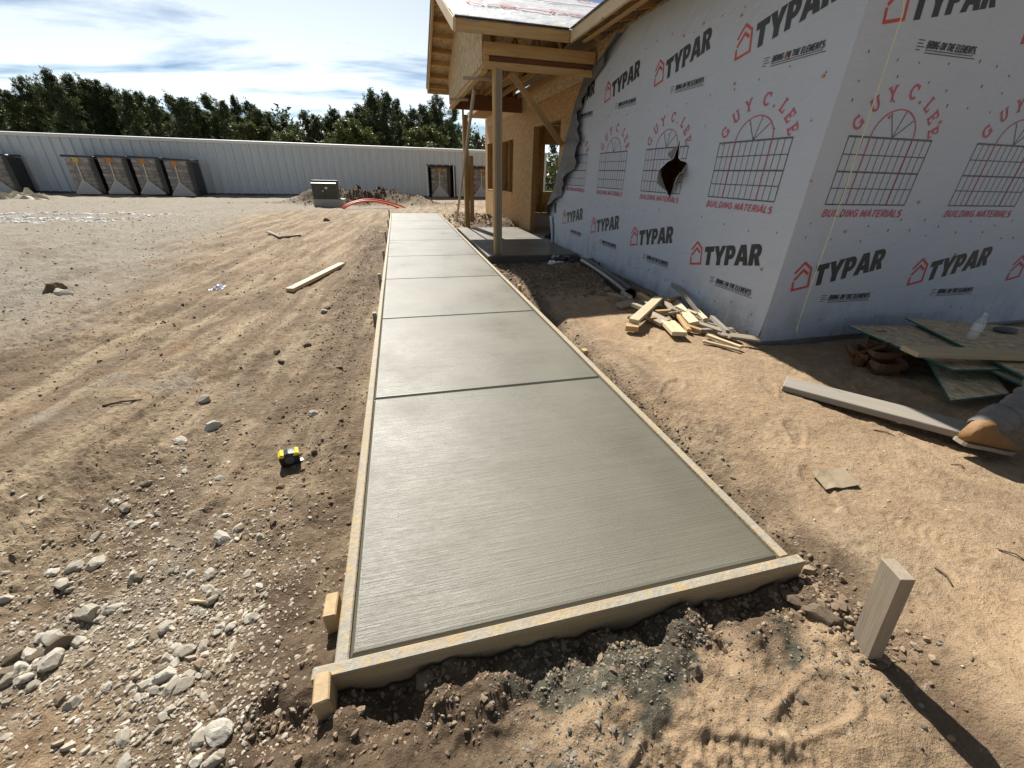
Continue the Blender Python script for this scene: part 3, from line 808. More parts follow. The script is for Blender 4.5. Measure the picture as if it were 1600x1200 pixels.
for sgn in (1,):
    me = MB().add([(2.47, YR0, ZE1 + .02), (RX, YR0, RZ + .02), (RX, 6.66, RZ + .02), (5.0, 6.66, roofz(5.0) + .02), (2.47, 6.66, ZE1 + .02)], [(0, 4, 3, 2, 1)]).mesh(fix=False)
    obj('underlayment', me, M['underlay'], BL)
# lap line, and the red and grey print on the underlayment
for y, wd in ((7.55, .03), (8.5, .03)):
    z = ZE1 + (y - PY0) * PIT + .047
    board('lap_line', (PX0 + .6, y, z), (2.5 + (y - PY0) - .05, y - .05, z - .02), .02, .003, M['black_plastic'], ul, (0, -PIT, 1), 0)
# drip edge
board('drip_edge', (PX0, PY0 - .012, ZE1 + .012), (2.45, PY0 - .012, ZE1 + .008), .05, .02, M['black_plastic'], BL, (0, -PIT, 1))
board('drip_edge', (2.482, 2.2, ZE1 + .012), (2.482, 6.66, ZE1 + .012), .05, .022, M['black_plastic'], BL, (-PIT, 0, 1))
# fascias
fm = (ZE0 + ZE1) / 2
board('fascia', (PX0 + .02, PY0 + .019, fm), (2.475, PY0 + .019, fm), .135, .038, M['pine'], BL, (0, 1, 0))
board('fascia', (PX0 + .02, PY1 - .019, fm), (2.475, PY1 - .019, fm), .135, .038, M['pine'], BL, (0, 1, 0))
board('fascia', (2.5, 2.2, fm), (2.5, 4.62, fm), .135, .038, M['pine_pale'], BL, (1, 0, 0))
board('fascia', (2.5, 4.625, fm), (2.5, PY0 + .0, fm), .135, .038, M['pine_pale'], BL, (1, 0, 0))
board('fascia', (2.5, PY1 + .01, fm), (2.5, YR1, fm), .135, .038, M['pine_pale'], BL, (1, 0, 0))
# rake fascia on the gable overhang
zl = ZE1 - .075
board('rake_board', (PX0, PY0 + .0, zl), (PX0, PR - .01, PZ - .075), .14, .038, M['pine_pale'], BL, (1, 0, 0))
board('rake_board', (PX0, PY1, zl), (PX0, PR + .01, PZ - .075), .14, .038, M['pine'], BL, (1, 0, 0))
board('drip_edge', (PX0 - .03, PY1 + .04, zl + .06), (PX0 - .03, PR + .01, PZ - .01), .07, .012, M['black_plastic'], BL, (1, 0, 0))
# lookouts under both overhangs
nL = 7
for s in (1, -1):
    for k in range(nL):
        t = (k + .25) / nL
        y = (PY0 + .03 + t * (PR - PY0)) if s > 0 else (PY1 - .03 - t * (PR - PY0))
        z = ZE1 + t * (PR - PY0) * PIT - .055
        board('lookout', (PX0 + .02, y, z), (1.335, y, z), .038, .085, M['pine_warm'] if k % 2 else M['pine'], BL, (0, s * -PIT, 1))
# gable sheathing
GY0, GY1, GX = 7.13, 11.25, 1.345
ys = [GY0, 7.9, PR, 10.42, GY1]
for a, b in zip(ys[:-1], ys[1:]):
    zr = lambda y: ZE1 + (min(y - PY0, PY1 - y)) * PIT - .012
    obj('sheathing_panel', MB().prism([(a + .002, 2.74), (b - .002, 2.74), (b - .002, zr(b)), (a + .002, zr(a))], 0, GX - .012, GX).mesh(), M['osb_pale'], BL)
board('gable_beam', (GX + .045, GY0 - .02, 2.80), (GX + .045, GY1, 2.80), .22, .085, M['pine'], BL, (1, 0, 0))
board('gable_trim', (GX + .02, GY0 - .02, 2.665), (GX + .02, GY1, 2.665), .09, .038, M['pine'], BL)
# near porch beam: three stacked members
board('porch_beam', (GX + .01, 7.10, 2.915), (XW - .01, 7.10, 2.915), .145, .038, M['pine'], BL, (0, 1, 0))
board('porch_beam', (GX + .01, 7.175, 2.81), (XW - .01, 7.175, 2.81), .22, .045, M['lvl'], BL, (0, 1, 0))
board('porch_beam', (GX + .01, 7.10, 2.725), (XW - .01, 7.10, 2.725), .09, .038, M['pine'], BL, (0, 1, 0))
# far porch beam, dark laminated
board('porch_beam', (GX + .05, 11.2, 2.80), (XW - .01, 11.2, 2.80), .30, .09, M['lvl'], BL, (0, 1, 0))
# rafters and webs inside the porch roof
for x in (1.75, 2.15, 2.55, 2.95):
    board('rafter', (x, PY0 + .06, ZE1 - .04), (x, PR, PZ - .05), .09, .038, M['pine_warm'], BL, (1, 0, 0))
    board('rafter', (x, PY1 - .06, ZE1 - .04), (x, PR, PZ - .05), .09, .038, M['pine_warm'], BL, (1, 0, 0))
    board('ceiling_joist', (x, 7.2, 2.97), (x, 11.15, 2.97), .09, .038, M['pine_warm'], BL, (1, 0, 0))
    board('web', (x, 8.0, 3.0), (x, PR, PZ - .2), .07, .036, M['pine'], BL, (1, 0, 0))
board('ledger', (XW + .0, 7.2, 2.95), (XW + .0, 11.2, 2.95), .14, .038, M['pine'], BL, (1, 0, 0))
board('loose_block', (1.12, 7.55, 2.63), (1.6, 7.42, 2.62), .05, .038, M['pine_grey'], BL)
board('loose_block', (1.15, 9.6, 2.62), (1.5, 9.5, 2.62), .09, .038, M['pine_grey'], BL)
# main eave rafter tails with dark vent baffles
k = 0
for y in np.arange(2.3, 6.6, 0.41):
    board('rafter_tail', (2.52, y, 3.045), (3.08, y, 3.16), .11, .038, M['pine_warm'], BL, (0, 1, 0))
    bf = MB()
    for q in range(7):
        bf.box((2.66 + .05 * q, y + .03, 3.0 + .012 * q), (2.68 + .05 * q, y + .055, 3.13 + .021 * q))
    obj('vent_baffle', bf.mesh(), M['ink_grey'], BL)
    k += 1
board('sub_fascia', (2.66, 2.3, 2.985), (2.66, 6.62, 2.985), .06, .02, M['pine'], BL)
for y in np.arange(12.0, 16.0, 0.6):
    board('rafter_tail', (2.52, y, 3.045), (3.08, y, 3.16), .11, .038, M['pine_warm'], BL, (0, 1, 0))
board('soffit_board', (2.80, PY1, 2.985), (2.80, 16.0, 2.985), .54, .012, M['pine_warm'], BL)
# rake overhang on near gable end
board('rake_board', (2.5, YR0, fm), (RX, YR0, RZ - .07), .135, .038, M['pine_pale'], BL, (0, 1, 0))
# posts and braces
def post(name, x, y, z0, z1, wx, wy, mat, top=(0, 0)):
    return board(name, (x, y, z0), (x + top[0], y + top[1], z1), wx, wy, M[mat], BL, (0, 1, 0), .004)
P1 = (1.585, 7.13)
post('porch_post', P1[0] - .042, P1[1], -.05, 2.69, .038, .14, 'pine', (-.03, 0))
post('porch_post', P1[0], P1[1], -.05, 2.69, .040, .135, 'grey_wood', (-.03, 0))
post('porch_post', P1[0] + .042, P1[1], -.05, 2.69, .038, .14, 'pine_grey', (-.03, 0))
post('porch_post', 1.635, 11.2, -.02, 2.66, .04, .09, 'pine', (0, 0))
post('porch_post', 1.70, 11.2, -.02, 2.55, .085, .09, 'pine_warm', (0, 0))
post('porch_post', 1.80, 11.16, .22, 1.72, .10, .04, 'pine_warm', (0, 0))
a = at_x(741, 138, 1.42); b = at_z(713, 347, .05)
board('brace', a, b, .085, .04, M['pine_grey'], BL, (1, 0, 0.1))
a = at_y(797, 112, 7.25); b = at_x(878, 226, XW - .02)
board('brace', a, b, .09, .04, M['pine'], BL, (0, 1, 0.2))

# ------------------------------------------------------------------ house wrap
def edge_y(z):
    zs = [0.02, 0.06, 0.37, 0.62, 0.80, 0.86, 1.23, 1.77, 2.26, 2.41, 2.72, 3.06, 3.2]
    ye = [8.15, 8.39, 8.54, 8.71, 8.83, 8.76, 8.45, 8.12, 7.83, 7.73, 7.46, 6.15, 5.6]
    return float(np.interp(z, zs, ye))
TEAR = [(4.58, 1.73), (4.64, 1.55), (4.75, 1.52), (4.89, 1.44), (4.84, 1.30), (4.66, 1.22), (4.58, 1.15), (4.53, 1.27), (4.46, 1.38), (4.37, 1.51), (4.50, 1.53), (4.555, 1.56)]
def in_poly(px, py, P):
    r = False; j = len(P) - 1
    for i in range(len(P)):
        if (P[i][1] > py) != (P[j][1] > py) and px < (P[j][0] - P[i][0]) * (py - P[i][1]) / (P[j][1] - P[i][1]) + P[i][0]: r = not r
        j = i
    return r
def near_poly(px, py, P):
    best = (9, 0, 0)
    for i in range(len(P)):
        a = Vector(P[i]); b = Vector(P[(i + 1) % len(P)]); q = Vector((px, py))
        t = max(0, min(1, (q - a).dot(b - a) / (b - a).length_squared)); c = a + (b - a) * t
        d = (q - c).length
        if d < best[0]: best = (d, c.x, c.y)
    return best
def wrap_off(y, z):
    """how far the sheet stands off its plane"""
    lo = max(0.0, 1 - z / 0.42) ** 2
    fl = 0.055 * lo * float(sst(5.4, 3.6, np.float64(y))) * (0.55 + 0.6 * float(noise(y * 2.2, 3.3, 5)))
    return fl + 0.004 * lo
def wrap_left():
    nz_ = 150; ny = 260; V = []; F = []
    tb = []
    for j in range(nz_ + 1):
        z = 0.055 + (3.075 - 0.055) * j / nz_
        ye = edge_y(z)
        for i in range(ny + 1):
            u = i / ny; y = YW + u * (ye - YW)
            yy, z2 = y, z
            if 4.3 < y < 4.95 and 1.1 < z < 1.8:
                d, cx, cy = near_poly(y, z, TEAR)
                if d < 0.013: yy, z2 = cx, cy
            V.append((XW - wrap_off(yy, z2) * min(1, (yy - YW) / .03 + 0.9), yy, z2)); tb.append((y, z))
    for j in range(nz_):
        for i in range(ny):
            a = j * (ny + 1) + i; q = (a, a + ny + 1, a + ny + 2, a + 1)
            cy = sum(V[k][1] for k in q) / 4; cz = sum(V[k][2] for k in q) / 4
            if 4.3 < cy < 4.95 and 1.1 < cz < 1.8 and in_poly(cy, cz, TEAR): continue
            F.append(q)
    return np_mesh('wrap', V, F, True)
HW = obj('house_wrap', wrap_left(), M['wrap'], BL)
HW['label'] = 'white wrap sheet on the long wall, torn and curling loose at the porch'
# front sheet with gable
def wrap_front():
    V = []; F = []; nx, nz_ = 160, 50
    for j in range(nz_ + 1):
        for i in range(nx + 1):
            x = XW + (11.9 - XW) * i / nx; zt = min(3.05, roofz(x) - .1)
            z = 0.05 + (zt - .05) * j / nz_
            V.append((x, YW - 0.01 * max(0, 1 - z / .3) * (1 + float(noise(x * 2, 1.1, 2))) * min(1, (x - XW) * 5), z))
    for j in range(nz_):
        for i in range(nx):
            a = j * (nx + 1) + i; F.append((a, a + 1, a + nx + 2, a + nx + 1))
    return np_mesh('wrap', V, F, True)
HF = obj('house_wrap', wrap_front(), M['wrap'], BL)
HF['label'] = 'white wrap sheet on the shaded end wall'
obj('house_wrap', MB().add([(XW, YW, 3.05), (11.9, YW, 3.05), (11.9, YW, roofz(11.9) - .08), (RX, YW, RZ - .08), (XW, YW, roofz(XW) - .08)], [(0, 1, 2, 3, 4)]).mesh(fix=False), M['wrap'], BL)
# the loose far edge folded back on itself, grey reverse showing
def flap():
    zs = np.linspace(0.62, 3.03, 70); V = []; F = []; n = 16
    zf = [0.6, 0.80, 1.06, 1.40, 1.50, 1.60, 2.0, 2.24, 2.45, 2.7, 3.0, 3.05]
    yf = [8.70, 8.55, 8.05, 7.72, 7.42, 7.33, 7.36, 7.38, 7.36, 6.95, 6.2, 6.1]
    for z in zs:
        Y0 = edge_y(z); Y1 = float(np.interp(z, zf, yf)) + 0.11 * float(fbm(z * 5, np.float64(1.0), 4, 4))
        Y1 = min(Y1, Y0 - 0.02)
        r = min(0.022, 0.5 * (Y0 - Y1)) * (0.8 + 0.5 * float(noise(z * 2.5, 5, 3)))
        lift = 0.02 + 0.13 * abs(float(fbm(z * 1.9, np.float64(4.2), 3, 12)))
        for k in range(n):
            t = k / (n - 1)
            if t < .45:
                a = t / .45 * math.pi
                y = Y0 + r * 0.5 * math.sin(a); x = XW - .002 - r * (1 - math.cos(a))
            else:
                q = (t - .45) / .55
                y = Y0 + (Y1 - Y0) * q; x = XW - 2 * r - lift * q ** 1.5 - 0.012 * math.sin(q * 5.0) * (1 + 1.6 * float(noise(z * 7, q * 5, 9)))
            V.append((x, y, z - 0.05 * max(0, t - .45) * (1 + float(noise(z * 6, 3.3, 2)))))
    m = len(zs)
    for j in range(m - 1):
        for k in range(n - 1):
            a = j * n + k; F.append((a, a + 1, a + n + 1, a + n))
    return np_mesh('flap', V, F, True)
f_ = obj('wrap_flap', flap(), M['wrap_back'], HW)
# small curl near the ground at the same edge
V = []; F = []
for j in range(14):
    z = .04 + .56 * j / 13; Y0 = edge_y(z)
    for k in range(8):
        t = k / 7; V.append((XW - .004 - .05 * math.sin(t * 2.6), Y0 + .03 - t * (.05 + .16 * (j / 13)), z))
for j in range(13):
    for k in range(7):
        a = j * 8 + k; F.append((a, a + 1, a + 9, a + 8))
obj('wrap_flap', np_mesh('flap', V, F, True), M['wrap'], HW)
# tear flaps
def tear_flap(a, b, tip, out, mat='wrap_fold'):
    V = []; F = []; n = 7
    A = Vector((XW - .003, a[0], a[1])); B = Vector((XW - .003, b[0], b[1])); T = Vector((XW - out, tip[0], tip[1]))
    for i in range(n):
        t = i / (n - 1)
        L_ = A.lerp(T, t); R_ = B.lerp(T, t)
        bow = Vector((-out * 0.3 * math.sin(t * math.pi), 0, 0))
        for k in range(5):
            V.append(L_.lerp(R_, k / 4) + bow * (1 - .3 * abs(k - 2)))
    for i in range(n - 1):
        for k in range(4):
            q = i * 5 + k; F.append((q, q + 1, q + 6, q + 5))
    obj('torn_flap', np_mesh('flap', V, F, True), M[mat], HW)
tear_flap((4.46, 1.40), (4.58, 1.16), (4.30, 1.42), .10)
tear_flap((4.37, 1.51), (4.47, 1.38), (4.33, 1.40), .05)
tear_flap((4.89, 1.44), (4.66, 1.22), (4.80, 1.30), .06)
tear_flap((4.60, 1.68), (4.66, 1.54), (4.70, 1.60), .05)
board('light_sliver', (3.4, 4.72, .8), (3.4, 4.72, 2.3), .04, .03, M['pine_pale'], BL, (0, 1, 0))  # pale upright stands in for window light seen through the tear

# ---- print on the wrap
def loops_mesh(loopsets):
    """list of glyphs; each glyph = list of loops (outer + holes) -> filled mesh"""
    bm = bmesh.new()
    for loops in loopsets:
        es = []
        for lp in loops:
            vs = [bm.verts.new((p[0], p[1], 0)) for p in lp]
            es += [bm.edges.new((vs[i], vs[(i + 1) % len(vs)])) for i in range(len(vs))]
        bmesh.ops.triangle_fill(bm, use_beauty=True, use_dissolve=False, edges=es, normal=(0, 0, 1))
    for f in bm.faces:
        if f.normal.z < 0: f.normal_flip()
    bm.normal_update()
    for f in bm.faces:
        if f.normal.z < 0: f.normal_flip()
    return bm_mesh(bm, 'print')
def arc(cx, cy, rx_, ry_, a0, a1, n=8):
    return [(cx + rx_ * math.cos(math.radians(a0 + (a1 - a0) * i / n)), cy + ry_ * math.sin(math.radians(a0 + (a1 - a0) * i / n))) for i in range(n + 1)]
GL = {
 'T': ([[(0, 1), (0, .72), (.24, .72), (.24, 0), (.56, 0), (.56, .72), (.80, .72), (.80, 1)]], .80),
 'Y': ([[(0, 1), (.34, 1), (.455, .66), (.57, 1), (.91, 1), (.62, .36), (.62, 0), (.29, 0), (.29, .36)]], .91),
 'P': ([[(0, 0), (0, 1), (.44, 1)] + arc(.44, .655, .30, .345, 90, -90)[1:] + [(.32, .31), (.32, 0)], [(.31, .54), (.31, .77), (.38, .77)] + arc(.38, .655, .075, .115, 60, -60, 4) + [(.38, .54)]], .74),
 'A': ([[(0, 0), (.29, 1), (.68, 1), (.98, 0), (.65, 0), (.60, .19), (.37, .19), (.32, 0)], [(.425, .42), (.55, .42), (.487, .70)]], .98),
 'R': ([[(0, 0), (0, 1), (.46, 1)] + arc(.46, .675, .30, .325, 90, -60)[1:] + [(.80, 0), (.47, 0), (.36, .34), (.32, .34), (.32, 0)], [(.31, .56), (.31, .77), (.40, .77)] + arc(.40, .665, .07, .105, 60, -60, 4) + [(.40, .56)]], .80),
}
def word(txt, h, gap, only=None, shear=0.06):
    x = 0; out = []
    for i, ch in enumerate(txt):
        lp, wd = GL[ch]
        if only is None or i in only:
            out.append([[((px + x + shear * py) * h, py * h) for px, py in l] for l in lp])
        x += wd + gap
    return out, x * h
def strokes(segs):
    """segs: (points, width) -> thin quads, each stroke lifted a hair above the last"""
    mb = MB(); z = 0
    for pts, wd in segs:
        closed = pts[0] == pts[-1]
        P = [Vector((p[0], p[1], 0)) for p in pts]
        if closed: P = P[:-1]
        n = len(P); L_ = []; R_ = []
        for i in range(n):
            a = P[i - 1] if (i > 0 or closed) else None; b = P[(i + 1) % n] if (i < n - 1 or closed) else None
            d1 = (P[i] - a).normalized() if a is not None else (b - P[i]).normalized()
            d2 = (b - P[i]).normalized() if b is not None else d1
            t = (d1 + d2); t = t.normalized() if t.length > 1e-6 else d1
            nn = Vector((-t.y, t.x, 0)); m = wd / 2 / max(.35, abs(nn.dot(Vector((-d1.y, d1.x, 0)))))
            L_.append(P[i] + nn * m); R_.append(P[i] - nn * m)
        m = n if closed else n - 1
        vs = [(v.x, v.y, z) for v in L_ + R_]
        mb.add(vs, [(i, n + i, n + (i + 1) % n, (i + 1) % n) for i in range(m)])
        z += 0.00006
    return mb.mesh('print', fix=False)
# logo word, rotated up 11 degrees
RA = math.radians(10.8)
def rot2(p, ox, oy): return (ox + p[0] * math.cos(RA) - p[1] * math.sin(RA), oy + p[0] * math.sin(RA) + p[1] * math.cos(RA))
def typ(only=None):
    gl, wt_ = word('TYPAR', 0.185, 0.03, only)
    sc = 0.745 / wt_
    return loops_mesh([[[rot2((p[0] * sc, p[1]), .215, .035) for p in l] for l in lp] for lp in gl])
ME_typ = typ(); ME_ar = typ({4}); ME_par = typ({2, 3, 4})
def house():
    q = lambda p: rot2(p, 0.0, 0.0)
    lo = [(0.012, .085), (0.012, .010), (0.175, .010), (0.175, .165), (0.098, .232), (0.012, .158)]
    inn = [(0.016, .098), (0.098, .170), (0.150, .124)]
    return strokes([([q(p) for p in lo], .020), ([q(p) for p in inn], .022)])
ME_house = house()
def sans(ch):
    A = arc
    return {
     'A': ([[(0, 0), (.36, 1), (.72, 0)], [(.14, .30), (.58, .30)]], .72), 'B': ([[(.1, 0), (.1, 1)], [(.1, .95), (.36, .95)] + A(.36, .745, .22, .205, 80, -80, 6) + [(.1, .54)], [(.1, .54), (.38, .54)] + A(.38, .295, .26, .245, 80, -80, 6) + [(.1, .05)]], .70),
     'D': ([[(.1, 0), (.1, 1)], [(.1, .95), (.30, .95)] + A(.30, .5, .34, .45, 80, -80, 8) + [(.1, .05)]], .72), 'E': ([[(.1, 0), (.1, 1)], [(.1, .94), (.56, .94)], [(.1, .52), (.50, .52)], [(.1, .06), (.58, .06)]], .62),
     'G': ([A(.40, .5, .32, .44, 50, 330, 12), [(.68, .08), (.68, .46), (.42, .46)]], .78), 'H': ([[(.1, 0), (.1, 1)], [(.6, 0), (.6, 1)], [(.1, .52), (.6, .52)]], .70), 'I': ([[(.1, 0), (.1, 1)]], .20),
     'L': ([[(.1, 1), (.1, 0)], [(.1, .06), (.54, .06)]], .58), 'M': ([[(.1, 0), (.1, 1)], [(.1, .98), (.42, .25), (.74, .98)], [(.74, 1), (.74, 0)]], .84), 'N': ([[(.1, 0), (.1, 1)], [(.1, .98), (.6, .02)], [(.6, 0), (.6, 1)]], .70),
     'O': ([A(.40, .5, .31, .44, 0, 360, 16)], .80), 'R': ([[(.1, 0), (.1, 1)], [(.1, .95), (.38, .95)] + A(.38, .725, .22, .225, 80, -80, 6) + [(.1, .50)], [(.36, .50), (.62, 0)]], .68),
     'S': ([A(.34, .73, .24, .22, 40, 270, 9) + A(.34, .27, .25, .24, 90, -140, 9)], .66), 'T': ([[(.32, 0), (.32, 1)], [(.0, .94), (.64, .94)]], .64), 'U': ([[(.1, 1), (.1, .32)] + A(.36, .32, .26, .27, 180, 360, 8) + [(.62, 1)]], .72),
     '.': ([[(.06, .08), (.22, .08)]], .26)}[ch]
def sans_text(txt, width, h, bold, shear):
    x = 0; segs = []
    for ch in txt:
        if ch == ' ': x += .34; continue
        st, wd = sans(ch)
        for p in st: segs.append(([(q[0] + x + shear * q[1], q[1]) for q in p], bold))
        x += wd + .16
    k = width / x
    return strokes([([(a * k, b * h) for a, b in p], w_ * (k * .55 + h * .45)) for p, w_ in segs])
ME_bring = sans_text('BRING ON THE ELEMENTS.', .49, .042, .25, .2)
def tiny():
    mb = MB()
    for i, (x0, x1, y) in enumerate(((.46, .93, -.103), (.46, .96, -.118), (.37, .43, -.052), (.37, .42, -.070), (.37, .44, -.088), (.37, .41, -.106))):
        mb.add([(x0, y, 0), (x1, y, 0), (x1, y + .006, 0), (x0, y + .006, 0)], [(0, 1, 2, 3)])
    return mb.mesh('print', fix=False)
ME_tiny = tiny()
# arched window emblem
def clip_tear(segs, u0, v0):
    out = []
    for pts, wd in segs:
        run = []
        for a, b in zip(pts[:-1], pts[1:]):
            n_ = max(1, int(math.hypot(b[0] - a[0], b[1] - a[1]) / .008))
            for i in range(n_ + 1):
                p = (a[0] + (b[0] - a[0]) * i / n_, a[1] + (b[1] - a[1]) * i / n_)
                if run and abs(p[0] - run[-1][0]) + abs(p[1] - run[-1][1]) < 1e-6: continue
                if in_poly(u0 - p[0], v0 + p[1], TEAR) or near_poly(u0 - p[0], v0 + p[1], TEAR)[0] < .012:
                    if len(run) > 1: out.append((run, wd))
                    run = []
                else: run.append(p)
        if len(run) > 1: out.append((run, wd))
    return out
def emblem_grid(clip=None):
    W_, H_ = .84, .465; sg = []
    for i in range(13):
        sg.append(([(W_ * i / 12, 0), (W_ * i / 12, H_)], .008 if i in (0, 12) else .0055))
    for j, t in enumerate((.010, .007, .012, .007, .013)):
        sg.append(([(-.004, H_ * j / 4), (W_ + .004, H_ * j / 4)], t))
    cx = W_ / 2
    for a in (42, 76, 117):
        sg.append(([(cx, H_ + .004), (cx + .20 * math.cos(math.radians(a)), H_ + .178 * math.sin(math.radians(a)))], .0065))
    return strokes(clip_tear(sg, *clip) if clip else sg)
def emblem_arch(clip=None):
    W_, H_ = .84, .465; cx = W_ / 2
    pts = [(cx - .215, 0.005)] + arc(cx, H_, .215, .185, 180, 0, 18) + [(cx + .215, 0.005)]
    sg = [(pts, .0085)]
    return strokes(clip_tear(sg, *clip) if clip else sg)
def serif(ch):
    """slab serif capitals out of strokes, unit height"""
    t = .17; s = .10
    if ch == 'G': return [(arc(.42, .5, .36, .44, 48, 320, 16), t), ([(.74, .02), (.74, .42)], t * .9), ([(.50, .40), (.86, .40)], s), ([(.72, .70), (.72, .98)], s)], .88
    if ch == 'U': return [([(.16, 1), (.16, .34)] + arc(.42, .34, .26, .28, 180, 360, 10)[1:] + [(.68, 1)], t), ([(0, .96), (.34, .96)], s), ([(.52, .96), (.84, .96)], s)], .84
    if ch == 'Y': return [([(.12, 1), (.42, .48)], t), ([(.74, 1), (.42, .48)], t), ([(.42, .52), (.42, 0)], t), ([(-.02, .96), (.30, .96)], s), ([(.56, .96), (.88, .96)], s), ([(.24, .04), (.60, .04)], s)], .86
    if ch == 'C': return [(arc(.44, .5, .36, .44, 42, 318, 16), t), ([(.74, .66), (.74, 1.0)], s)], .82
    if ch == 'L': return [([(.2, 1), (.2, 0)], t), ([(.04, .06), (.66, .06)], s * 1.2), ([(.62, .0), (.62, .34)], s), ([(.04, .96), (.40, .96)], s)], .72
    if ch == 'E': return [([(.2, 1), (.2, 0)], t), ([(.04, .06), (.68, .06)], s * 1.2), ([(.04, .94), (.66, .94)], s * 1.2), ([(.2, .52), (.50, .52)], s), ([(.64, .0), (.64, .32)], s), ([(.62, .70), (.62, 1.0)], s), ([(.48, .40), (.48, .64)], s)], .72
    return [([(.04, .09), (.24, .09)], .18)], .26
def emblem_name(sel):
    W_, H_ = .84, .465; cx, cy = W_ / 2, H_ - .115; segs = []
    hgt = .094
    for ch, a in sel:
        sg, wd = serif(ch); A = math.radians(a); r = .405
        ox = cx + r * math.cos(A); oy = cy + (r - .02) * math.sin(A); th = (A - math.pi / 2) * .92
        for pts, wth in sg:
            q = []
            for p in pts:
                x = (p[0] - wd / 2) * hgt; y = (p[1] - 0.2) * hgt
                q.append((ox + x * math.cos(th) - y * math.sin(th), oy + x * math.sin(th) + y * math.cos(th)))
            segs.append((q, wth * hgt))
    return strokes(segs)
CL = (3.915 + 1.33, 1.20)
ME_gridc = emblem_grid(CL); ME_archc = emblem_arch(CL); ME_gridc.materials.append(M['ink_grey']); ME_archc.materials.append(M['ink_pink'])
ME_grid = emblem_grid(); ME_arch = emblem_arch(); ME_name = [emblem_name(q) for q in ((('G', 151), ('U', 130), ('Y', 110.5)), (('C', 84), ('.', 70)), (('L', 55.5), ('E', 40), ('E', 24.5)))]
ME_bm = sans_text('BUILDING MATERIALS', .85, .054, .19, .18)
for me, mt in ((ME_typ, 'ink'), (ME_ar, 'ink'), (ME_par, 'ink'), (ME_house, 'ink_red'), (ME_bring, 'ink'), (ME_tiny, 'ink_grey'), (ME_grid, 'ink_grey'), (ME_arch, 'ink_pink'), (ME_name[0], 'ink_pink'), (ME_name[1], 'ink_pink'), (ME_name[2], 'ink_pink'), (ME_bm, 'ink_pink')):
    me.materials.append(M[mt])
def wm(side, u, v, lift=.0025):
    if side == 'L':
        return Matrix(((0, 0, -1, XW - lift), (-1, 0, 0, u), (0, 1, 0, v), (0, 0, 0, 1)))
    return Matrix(((1, 0, 0, u), (0, 0, -1, YW - lift), (0, 1, 0, v), (0, 0, 0, 1)))
def prt(name, me, side, u, v, lift=.0025):
    return obj(name, me, None, HW if side == 'L' else HF, wm(side, u, v, lift))
def off(side, u, du): return u - du if side == 'L' else u + du
def logo(side, u, v, which=None, hs=True, br=True):
    # follows the sheet where it bellies out at the bottom
    lf = .0025
    if hs: prt('logo_emblem', ME_house, side, u, v, lf)
    prt('logo_lettering', which or ME_typ, side, u, v, lf)
    if br:
        prt('slogan_lettering', ME_bring, side, off(side, u, .46), v - .09, lf)
        prt('small_print', ME_tiny, side, u, v, lf)
for k in range(4): logo('L', 3.97 + 1.33 * k, .51)
logo('L', 3.97 + 1.33 * 4, .51, ME_ar, False, False)
for k in range(3): logo('L', 3.97 + 1.33 * k, 2.305)
logo('L', 3.97 + 1.33 * 3, 2.305, ME_par, False, True)
for k in range(6): logo('F', 3.235 + 1.355 * k, .50); logo('F', 3.235 + 1.355 * k, 2.30)
def emblem(side, u, v):
    torn = side == 'L' and abs(u - CL[0]) < .01
    prt('window_emblem', ME_gridc if torn else ME_grid, side, u, v, .0022); prt('arch_emblem', ME_archc if torn else ME_arch, side, u, v, .0042)
    for q in ME_name: prt('arched_lettering', q, side, u, v, .003)
    prt('caption_lettering', ME_bm, side, u, v - .092, .0025)
for k in range(4): emblem('L', 3.915 + 1.33 * k, 1.20)
for k in range(6): emblem('F', 3.285 + 1.355 * k, 1.20)
pn = Vector((0, -PIT, 1)).normalized(); pv = Vector((0, 1, PIT)).normalized()
for px, py in ((748, 6), (803, 13), (880, 22), (918, 3)):
    q = ray(px, py); t_ = (ZE1 + .055 - PIT * PY0 - CAM_H) / (q.z - PIT * q.y); p = CAMP + q * t_
    m = Matrix(((1, 0, 0, p.x - .15), (0, pv.y, pn.y, p.y), (0, pv.z, pn.z, p.z), (0, 0, 0, 1)))
    obj('roof_logo', ME_house, None, ul, m @ Matrix.Scale(1.3, 4)); obj('roof_lettering', ME_bm, None, ul, m @ Matrix.Translation((.28, .05, 0)) @ Matrix.Diagonal((.5, 2.4, 1, 1)))
# staples (too small to pick apart) and orange cap nails
st_ = MB(); rr = random.Random(3)
for z in (.28, .95, 1.78, 2.1, 2.7):
    y = 2.95
    while y < 7.2:
        zz_ = z + rr.uniform(-.05, .05); h_ = rr.uniform(.01, .022)
        st_.box((XW - .004 - wrap_off(y, zz_), y, zz_), (XW - .002 - wrap_off(y, zz_), y + .005, zz_ + h_)); y += rr.uniform(.2, .42)
for z in (.22, .95, 1.06, 1.85, 2.02, 2.12):
    x = 3.2
    while x < 9:
        zz_ = z + rr.uniform(-.05, .05); st_.box((x, YW - .004, zz_), (x + .005, YW - .002, zz_ + rr.uniform(.01, .022))); x += rr.uniform(.16, .4)
so_ = obj('staples', st_.mesh(), M['ink'], HW); so_['kind'] = 'stuff'
ME_cap = MB().prism(arc(0, 0, .012, .012, 0, 330, 11), 2, 0, .004).mesh(); ME_cap.materials.append(M['cap_orange'])
for px, py in ((1190, 421), (1268, 283), (1230, 91), (1287, 119), (1159, 24), (1100, 37), (1148, 131), (1069, 56), (1168, 518), (1130, 225)):
    p = at_x(px, py, XW); prt('cap_nail', ME_cap, 'L', p.y, p.z, .004 + wrap_off(p.y, p.z))
for px, py in ((1390, 183), (1469, 191), (1435, 316), (1320, 362), (1492, 398)):
    p = at_y(px, py, YW); prt('cap_nail', ME_cap, 'F', p.x, p.z, .004)

